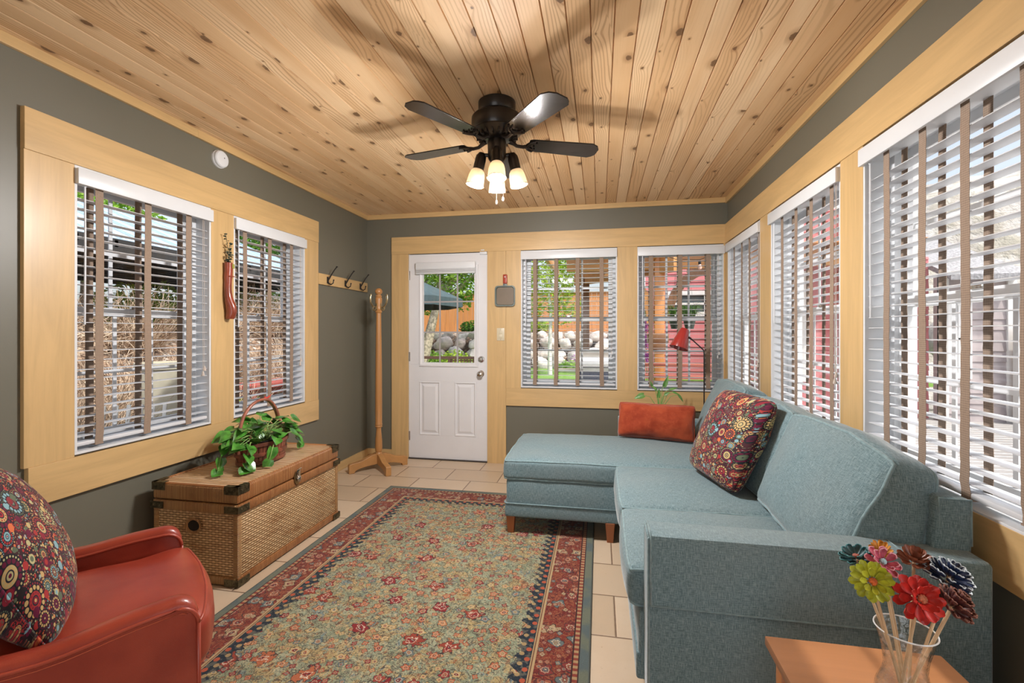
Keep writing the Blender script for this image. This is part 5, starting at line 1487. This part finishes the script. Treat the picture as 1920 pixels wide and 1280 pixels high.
for sx in (-1, 1):
    m = MB(); oo = []
    for i in range(9): t = i/8*pi/2; oo.append((sx*(.085+.55-.55*cos(t)*1.0) if False else sx*(.06+.62*(1-cos(t))), 1.50+.78*sin(t)))
    inn = [(p+sx*.0+sx*.11*(1-i/8*.2), q-.02-.09*(i/8)) for i, (p, q) in enumerate(oo)]
    m.prism(oo+inn[::-1], -.04, .04, axis='y'); m.build('curved_bracket', CEDD if sx > 0 else CEDX, PG, smooth=0)
m = MB(); m.rbox(-.16, .12, -.10, .10, 1.20, 1.34, .02); m.rbox(-.12, .10, -.10, .10, 1.10, 1.22, .03); m.build('shelf_bracket', CEDD, PG)
def mat_g(): return plain('green black pot', (.035,.05,.04), .5)
PT = mat_g(); GR = leafmat('grass blades', (.04,.13,.02), (.20,.36,.08))
for i, (x, lb) in enumerate(((.862, 'left hanging planter of arching grass outside the back right window'), (1.018, 'right hanging planter of arching grass outside the back right window'))):
    e = tag(empty('hanging_planter', (x, 5.6, 1.29)), lb, 'planter')
    m = MB(); m.lathe([(0,0),(.045,0),(.066,.09),(.070,.095),(.070,.105),(.062,.105),(0,.09)], n=20); m.build('pot', PT, e)
    m = MB(); rr = random.Random(i+40)
    for _ in range(150):
        a = rr.uniform(0, 2*pi); L_ = rr.uniform(.10,.24); o_ = rr.uniform(.03,.13); w_ = .0022
        P_ = [Vector((cos(a)*.03, sin(a)*.03, .09)), Vector((cos(a)*(.03+o_*.5), sin(a)*(.03+o_*.5), .09+L_*.8)), Vector((cos(a)*(.03+o_*1.1), sin(a)*(.03+o_*1.1), .09+L_*rr.uniform(.3,1.0)))]
        m.tube(P_, [w_, w_, w_*.3], 3, cap=False)
    m.build('grass', GR, e, smooth=0)
    m = MB()
    for j in range(3): a = 2*pi*j/3; m.tube([(cos(a)*.068, sin(a)*.068, .10), (0, .0, .62), (0, 0, 1.10)], .0012, 4)
    m.build('wires', IRON, e)
e = tag(empty('string_light', (1.21, 6.0, 2.02)), 'clear glass bulb of a string light hanging under the pergola', 'string light')
m = MB(); m.lathe([(0,0),(.02,.008),(.028,.03),(.022,.055),(.014,.068)], n=16, cap=False); m.build('bulb', plain('amber bulb', (.75,.45,.35), .2), e)
m = MB(); m.lathe([(0,.065),(.017,.065),(.017,.11),(.006,.125),(0,.125)], n=12); m.build('socket', IRON, e); m = MB(); m.tube([(-.55, .3, .30), (-.25,.15,.16), (0,0,.125), (.3,-.1,.22), (.7,-.2,.30)], .004, 5); m.build('cable', IRON, e)
e = tag(empty('barbecue_grill', (-.05, 7.0, -.02)), 'silver barbecue grill with a dark blue front beside the pergola post', 'grill')
SIL = plain('brushed steel', (.62,.62,.58), .3, metal=.8, var=.1); NAVY = plain('navy panel', (.03,.035,.07), .6)
m = MB(); m.rbox(-.28, .36, -.25, .25, .45, .72, .03); m.build('fire_box', NAVY, e)
m = MB(); m.grid(20, 12, lambda a, b: (-.28+.64*b, -.26*cos(pi*a), .72+.28*sin(pi*a))); m.add([(-.28+0*k, -.26*cos(pi*k/10), .72+.28*sin(pi*k/10)) for k in range(11)], [tuple(range(11))]); m.add([(.36, -.26*cos(pi*k/10), .72+.28*sin(pi*k/10)) for k in range(11)], [tuple(range(11))]); m.build('hood', SIL, e)
m = MB(); m.rbox(-.58, -.28, -.2, .2, .69, .72, .01); m.build('side_shelf', SIL, e); m = MB(); m.tube([(-.2,-.30,.76),(-.2,-.34,.78),(.28,-.34,.78),(.28,-.30,.76)], .012, 8); m.build('hood_handle', IRON, e)
for x, y in ((-.24,-.2),(.32,-.2),(-.24,.2),(.32,.2)): m = MB(); m.tube([(x,y,0),(x,y,.46)], .014, 6); m.build('leg', IRON, e)

# ------------------------------------------------------------------ houses
def lapwall(m, L, H, lap=.16, z0=0):
    pr_ = [(.0, z0)]; z = z0
    pts = []
    while z < z0+H-1e-6: pts += [(-.022, z), (-.006, min(z+lap, z0+H))]; z += lap
    m.prism(pts+[(.10, z0+H), (.10, z0)], 0, L, axis='x')
REDS = plain('rose red siding', (.60,.20,.21), .8, var=.06, vs=2); PALE = plain('pale sage siding', (.60,.62,.52), .8, var=.04); GREYS = plain('mauve grey siding', (.42,.37,.37), .85, var=.1); WTR = plain('white exterior trim', (.78,.78,.76), .6, var=.03)
DKG2 = plain('dark window pane', (.06,.08,.09), .08, coat=.5); SHG = plain('grey shingles', (.30,.30,.31), .9, var=.3, vs=30)
def house(label, loc, L, H, mat, wins, roof=None, corners=True, name='house'):
    e = tag(empty(name, loc), label, 'house'); m = MB(); lapwall(m, L, H); m.build('wall', mat, e, smooth=0)
    for (a, b, c, d) in wins:
        m = MB(); ring(m, a, b, c, d, .09, -.05, .02); w_ = m.build('window', WTR, e, smooth=0); m = MB(); m.box(a+.09, b-.09, -.028, -.024, c+.09, d-.09); m.build('pane', DKG2, w_, smooth=0)
        m = MB(); m.box((a+b)/2-.02, (a+b)/2+.02, -.045, -.03, c+.09, d-.09); m.box(a+.09, b-.09, -.045, -.03, (c+d)/2-.02, (c+d)/2+.02); m.build('muntins', WTR, w_, smooth=0)
    if corners:
        for x in (0, L-.12): m = MB(); m.rbox(x, x+.12, -.045, .02, 0, H, .004); m.build('corner_board', WTR, e)
    if roof:
        m = MB(); ov, rise = roof; m.add([(-.02, -ov, H-.12), (L+.02, -ov, H-.12), (L+.02, 3, H-.12+rise), (-.02, 3, H-.12+rise), (-.02, -ov, H-.04), (L+.02, -ov, H-.04), (L+.02, 3, H-.04+rise), (-.02, 3, H-.04+rise)], [(0,3,2,1),(4,5,6,7),(0,1,5,4),(1,2,6,5),(2,3,7,6),(3,0,4,7)]); m.build('roof', SHG, e, smooth=0)
    return e
house('rose red sided house behind the pergola outside the back right window', (.78, 9.6, -.15), 3.2, 3.9, REDS, [(.55, 1.95, 1.72, 2.22)], None)
house('red sided house section with a white window seen through the right hand blinds', (2.6, 8.3, -.15), 1.3, 3.4, REDS, [(.12, .72, .6, 2.4)], None)
house('pale sage sided wing with white windows seen through the nearest right blind', (3.92, 8.1, -.15), .84, 3.2, PALE, [(.14, .70, .5, 2.5)], (.2, .5))
house('narrow red sided wall between pale wing and grey building', (4.77, 8.4, -.15), .34, 2.6, REDS, [], None, False)
house('low mauve grey building with shingle roof right of the red wall', (5.12, 8.2, -.15), 1.0, 2.3, GREYS, [(.1, .42, .7, 1.9)], (.3, 1.5))
m = MB(); lapwall(m, 3.4, 3.3); o = tag(m.build('house_wall', PALE, smooth=0), 'pale sided wall close outside the far right blind', 'wall'); o.location = (2.5, 7.9, -.15); o.rotation_euler = (0,0,R(58)); bpy.data.objects.remove(o)
rs = random.Random(19)
for i in range(7):
    o = rp[i % 4].copy(); COL.objects.link(o); s_ = rs.uniform(.8, 1.3); o.location = (6.5+(i % 4)*1.35, 9.0+(i//4)*1.0, .25+(i//4)*.75); o.rotation_euler = (0, .2*i, i*1.3); o.scale = (s_*1.1, s_, s_)
    tag(o, 'large pale boulder on the slope right of the grey building', 'rock', 'boulders on the right slope')
e = tag(empty('wooden_gate', (6.0, 8.0, -.15)), 'brown wooden gate between the grey building and the pale boulders', 'gate'); m = MB()
for i in range(6): m.rbox(i*.12, i*.12+.115, 0, .03, .05, 1.5, .003)
m.build('boards', CEDD, e); m = MB(); m.rbox(0, .72, -.03, 0, 1.3, 1.4, .003); m.rbox(0, .72, -.03, 0, .25, .35, .003); m.build('cross_rails', CEDD, e)
# striped red steps
e = tag(empty('garden_steps', (.55, 6.35, -.1)), 'red brown open wooden steps outside the back right window', 'steps'); STP = mat_maple('red stained tread', 0, (.42,.14,.10))
for i in range(6): m = MB(); m.rbox(0, 1.55, .10*i-.45, .10*i-.45+.16, .18+.145*i, .215+.145*i, .004, M=Matrix.Rotation(R(-7), 4, 'Z')); m.build('tread', STP, e)
for x in (0, 1.5): m = MB(); m.prism([(-.45, 0), (-.30, 0), (.25, .97), (.10, .97)], x, x+.045, axis='x', M=Matrix.Rotation(R(-7), 4, 'Z')); m.build('stringer', CEDD, e)

# ------------------------------------------------------------------ gazebo and garden things on the left
Gz = tag(empty('gazebo', (-7.4, 6.6, 1.0)), 'gazebo with a pale blue metal roof and dark beams outside the left windows', 'gazebo')
gx, gy = 1.85, 2.9; ez, rz_ = 1.35, 2.15; RM = plain('pale blue metal roof', (.42,.55,.70), .45, metal=.2, var=.05); DB = plain('dark gazebo beam', (.03,.028,.028), .7)
def roofface(m, P): m.add(P, [tuple(range(len(P)))])
m = MB(); E_ = [(-gx,-gy,ez),(gx,-gy,ez),(gx,gy,ez),(-gx,gy,ez)]; r1, r2 = (0,-gy+1.6,rz_), (0,gy-1.6,rz_)
roofface(m, [E_[0],E_[1],r1]); roofface(m, [E_[1],E_[2],r2,r1]); roofface(m, [E_[2],E_[3],r2]); roofface(m, [E_[3],E_[0],r1,r2]); o = m.build('roof_panels', RM, Gz, smooth=0); sd_ = o.modifiers.new('thick', 'SOLIDIFY'); sd_.thickness = .03; sd_.offset = -1
m = MB(); k = -gy+.2
while k < gy: 
    t = 1 if abs(k) < gy-1.6 else (gy-abs(k))/1.6
    m.tube([(gx, k, ez+.025), (gx*(1-t), k, ez+(rz_-ez)*t+.025)], .012, 4); k += .3
m.build('roof_seams', RM, Gz, smooth=0)
m = MB(); ring2 = [(-gx,gx,-gy,-gy+.08),(-gx,gx,gy-.08,gy),(-gx,-gx+.08,-gy,gy),(gx-.08,gx,-gy,gy)]
for a, b, c, d in ring2: m.box(a, b, c, d, ez-.16, ez-.005)
m.build('eave_beams', DB, Gz, smooth=0)
m = MB(); k = -gy+.3
while k < gy: m.box(-gx, gx, k, k+.04, ez-.10, ez-.02); k += .42
m.build('rafters', DB, Gz, smooth=0); m = MB(); m.box(-gx+.02, gx-.02, -gy+.02, gy-.02, ez-.02, ez-.008); m.build('underside_sheet', plain('charcoal underside', (.05,.05,.055), .9), Gz, smooth=0)  # charcoal sheet laid flat under the roof
for x in (-gx+.1, gx-.1):
    for y in (-gy+.1, gy-.1): m = MB(); m.rbox(x-.05, x+.05, y-.05, y+.05, -.6, ez-.1, .005); m.build('post', DB, Gz)
e = tag(empty('planter_tub', (-3.62, 3.30, hgt(-3.62,3.3)-.02)), 'large cream round tub with a dark lower half outside the nearer left window', 'planter')
m = MB(); m.lathe([(.18,.42),(.20,.92),(.212,.93),(.212,.98),(.19,.98),(.18,.90),(0,.88)], n=36, cap=False); m.build('tub', plain('cream resin', (.50,.47,.37), .6, var=.08), e)
m = MB(); m.lathe([(0,0),(.195,0),(.185,.42),(0,.43)], n=36); m.build('base', plain('mottled dark base', (.10,.095,.06), .9, var=.5, vs=14), e)  # lower part in a darker, mottled olive brown
e = tag(empty('garden_bench', (-4.05, 4.55, hgt(-4.05,4.9)-.02)), 'red wooden garden bench outside the left window nearer the coat stand', 'bench'); RW = plain('red painted wood', (.33,.07,.055), .6)
m = MB(); m.rbox(-.2, .2, 0, .95, .44, .50, .008); m.build('seat', RW, e); m = MB(); m.rbox(-.14, .14, .06, .89, .36, .44, .006); m.build('apron', RW, e)
for x in (-.15, .15):
    for y in (.08, .84): m = MB(); m.rbox(x-.03, x+.03, y-.03, y+.03, 0, .44, .004); m.build('leg', RW, e)
for (x, y, rz_2, lb) in ((-3.15, 2.50, .6, 'low white curved tubular garden chair outside the nearer left window'),):
    e = tag(empty('garden_chair', (x, y, hgt(x,y)), rz_2), lb, 'chair'); WT = plain('white tube '+lb[:6], (.70,.70,.66), .4)
    for sx in (-.26, .26): m = MB(); m.tube([(sx,-.28,0),(sx,-.30,.40),(sx,-.24,.60),(sx,.05,.64),(sx,.28,.55),(sx,.34,.30),(sx,.36,0)], .014, 8); m.build('arm_frame', WT, e, smooth=180)
    m = MB()
    for q in range(7): m.rbox(-.25, .25, -.25+q*.07, -.225+q*.07, .40, .415, .004)
    m.build('seat', WT, e); m = MB(); [m.rbox(-.25+q*.072, -.225+q*.072, -.008, .008, .0, .38, .004, M=TR((0,.27,.46), rx=-.25)) for q in range(7)]; m.build('backrest', WT, e)
# ------------------------------------------------------------------ camera, sky, light
cam = bpy.data.cameras.new('camera'); co = bpy.data.objects.new('camera', cam); COL.objects.link(co)
co.location = (0, 0, 1.245); co.rotation_euler = (pi/2, 0, math.atan(164/865))
cam.sensor_width = 36; cam.lens = 865/1920*36; cam.shift_y = -16/1920; cam.clip_start = .02; cam.clip_end = 400
SC.camera = co

w = bpy.data.worlds.new('sky'); SC.world = w; w.use_nodes = True; nt = w.node_tree; nt.nodes.clear()
sky = nt.nodes.new('ShaderNodeTexSky'); sky.sky_type = 'NISHITA'; sky.sun_disc = False
sky.sun_elevation = R(56); sky.sun_rotation = R(125); sky.air_density = 1.0; sky.dust_density = 4.0
bg = nt.nodes.new('ShaderNodeBackground'); bg.inputs[1].default_value = .30
wo = nt.nodes.new('ShaderNodeOutputWorld'); hs = nt.nodes.new('ShaderNodeHueSaturation'); hs.inputs['Saturation'].default_value = .6; nt.links.new(sky.outputs[0], hs.inputs['Color']); nt.links.new(hs.outputs[0], bg.inputs[0]); nt.links.new(bg.outputs[0], wo.inputs[0])

def sun(az_from, elev, energy, ang=1.0, col=(1,.95,.86)):
    l = bpy.data.lights.new('sun', 'SUN'); l.energy = energy; l.angle = R(ang); l.color = col
    o = bpy.data.objects.new('sun', l); COL.objects.link(o)
    d = Vector((cos(R(elev))*cos(R(az_from)), cos(R(elev))*sin(R(az_from)), sin(R(elev))))
    o.rotation_euler = d.to_track_quat('Z', 'Y').to_euler(); return o
sun(-32, 57, 4.2)
def area(name, loc, rot, sx, sy, e, col=(1,1,1)):
    l = bpy.data.lights.new(name, 'AREA'); l.shape = 'RECTANGLE'; l.size = sx; l.size_y = sy; l.energy = e; l.color = col
    o = bpy.data.objects.new(name, l); COL.objects.link(o); o.location = loc; o.rotation_euler = rot; return o
# added fill lamp outside the glazed opening behind the camera
area('fill_behind', (XL+.16+.155+1.175, YN-.19, 1.1), (R(90), 0, 0), 2.2, 2.0, 24, (.96,.98,1.0))
for k in range(4):
    l = bpy.data.lights.new('bulb', 'POINT'); l.energy = 41; l.color = (1,.975,.965); l.shadow_soft_size = .03
    o = bpy.data.objects.new('bulb', l); COL.objects.link(o); o.location = FAN_BULBS[k]

SC.view_settings.view_transform = 'Standard'; SC.view_settings.look = 'None'
SC.view_settings.exposure = 0.0; SC.view_settings.gamma = 1.0; SC.view_settings.use_curve_mapping = False
SC.cycles.max_bounces = 10; SC.cycles.diffuse_bounces = 6; SC.cycles.transparent_max_bounces = 24
SC.cycles.use_denoising = True; SC.cycles.sample_clamp_indirect = 6
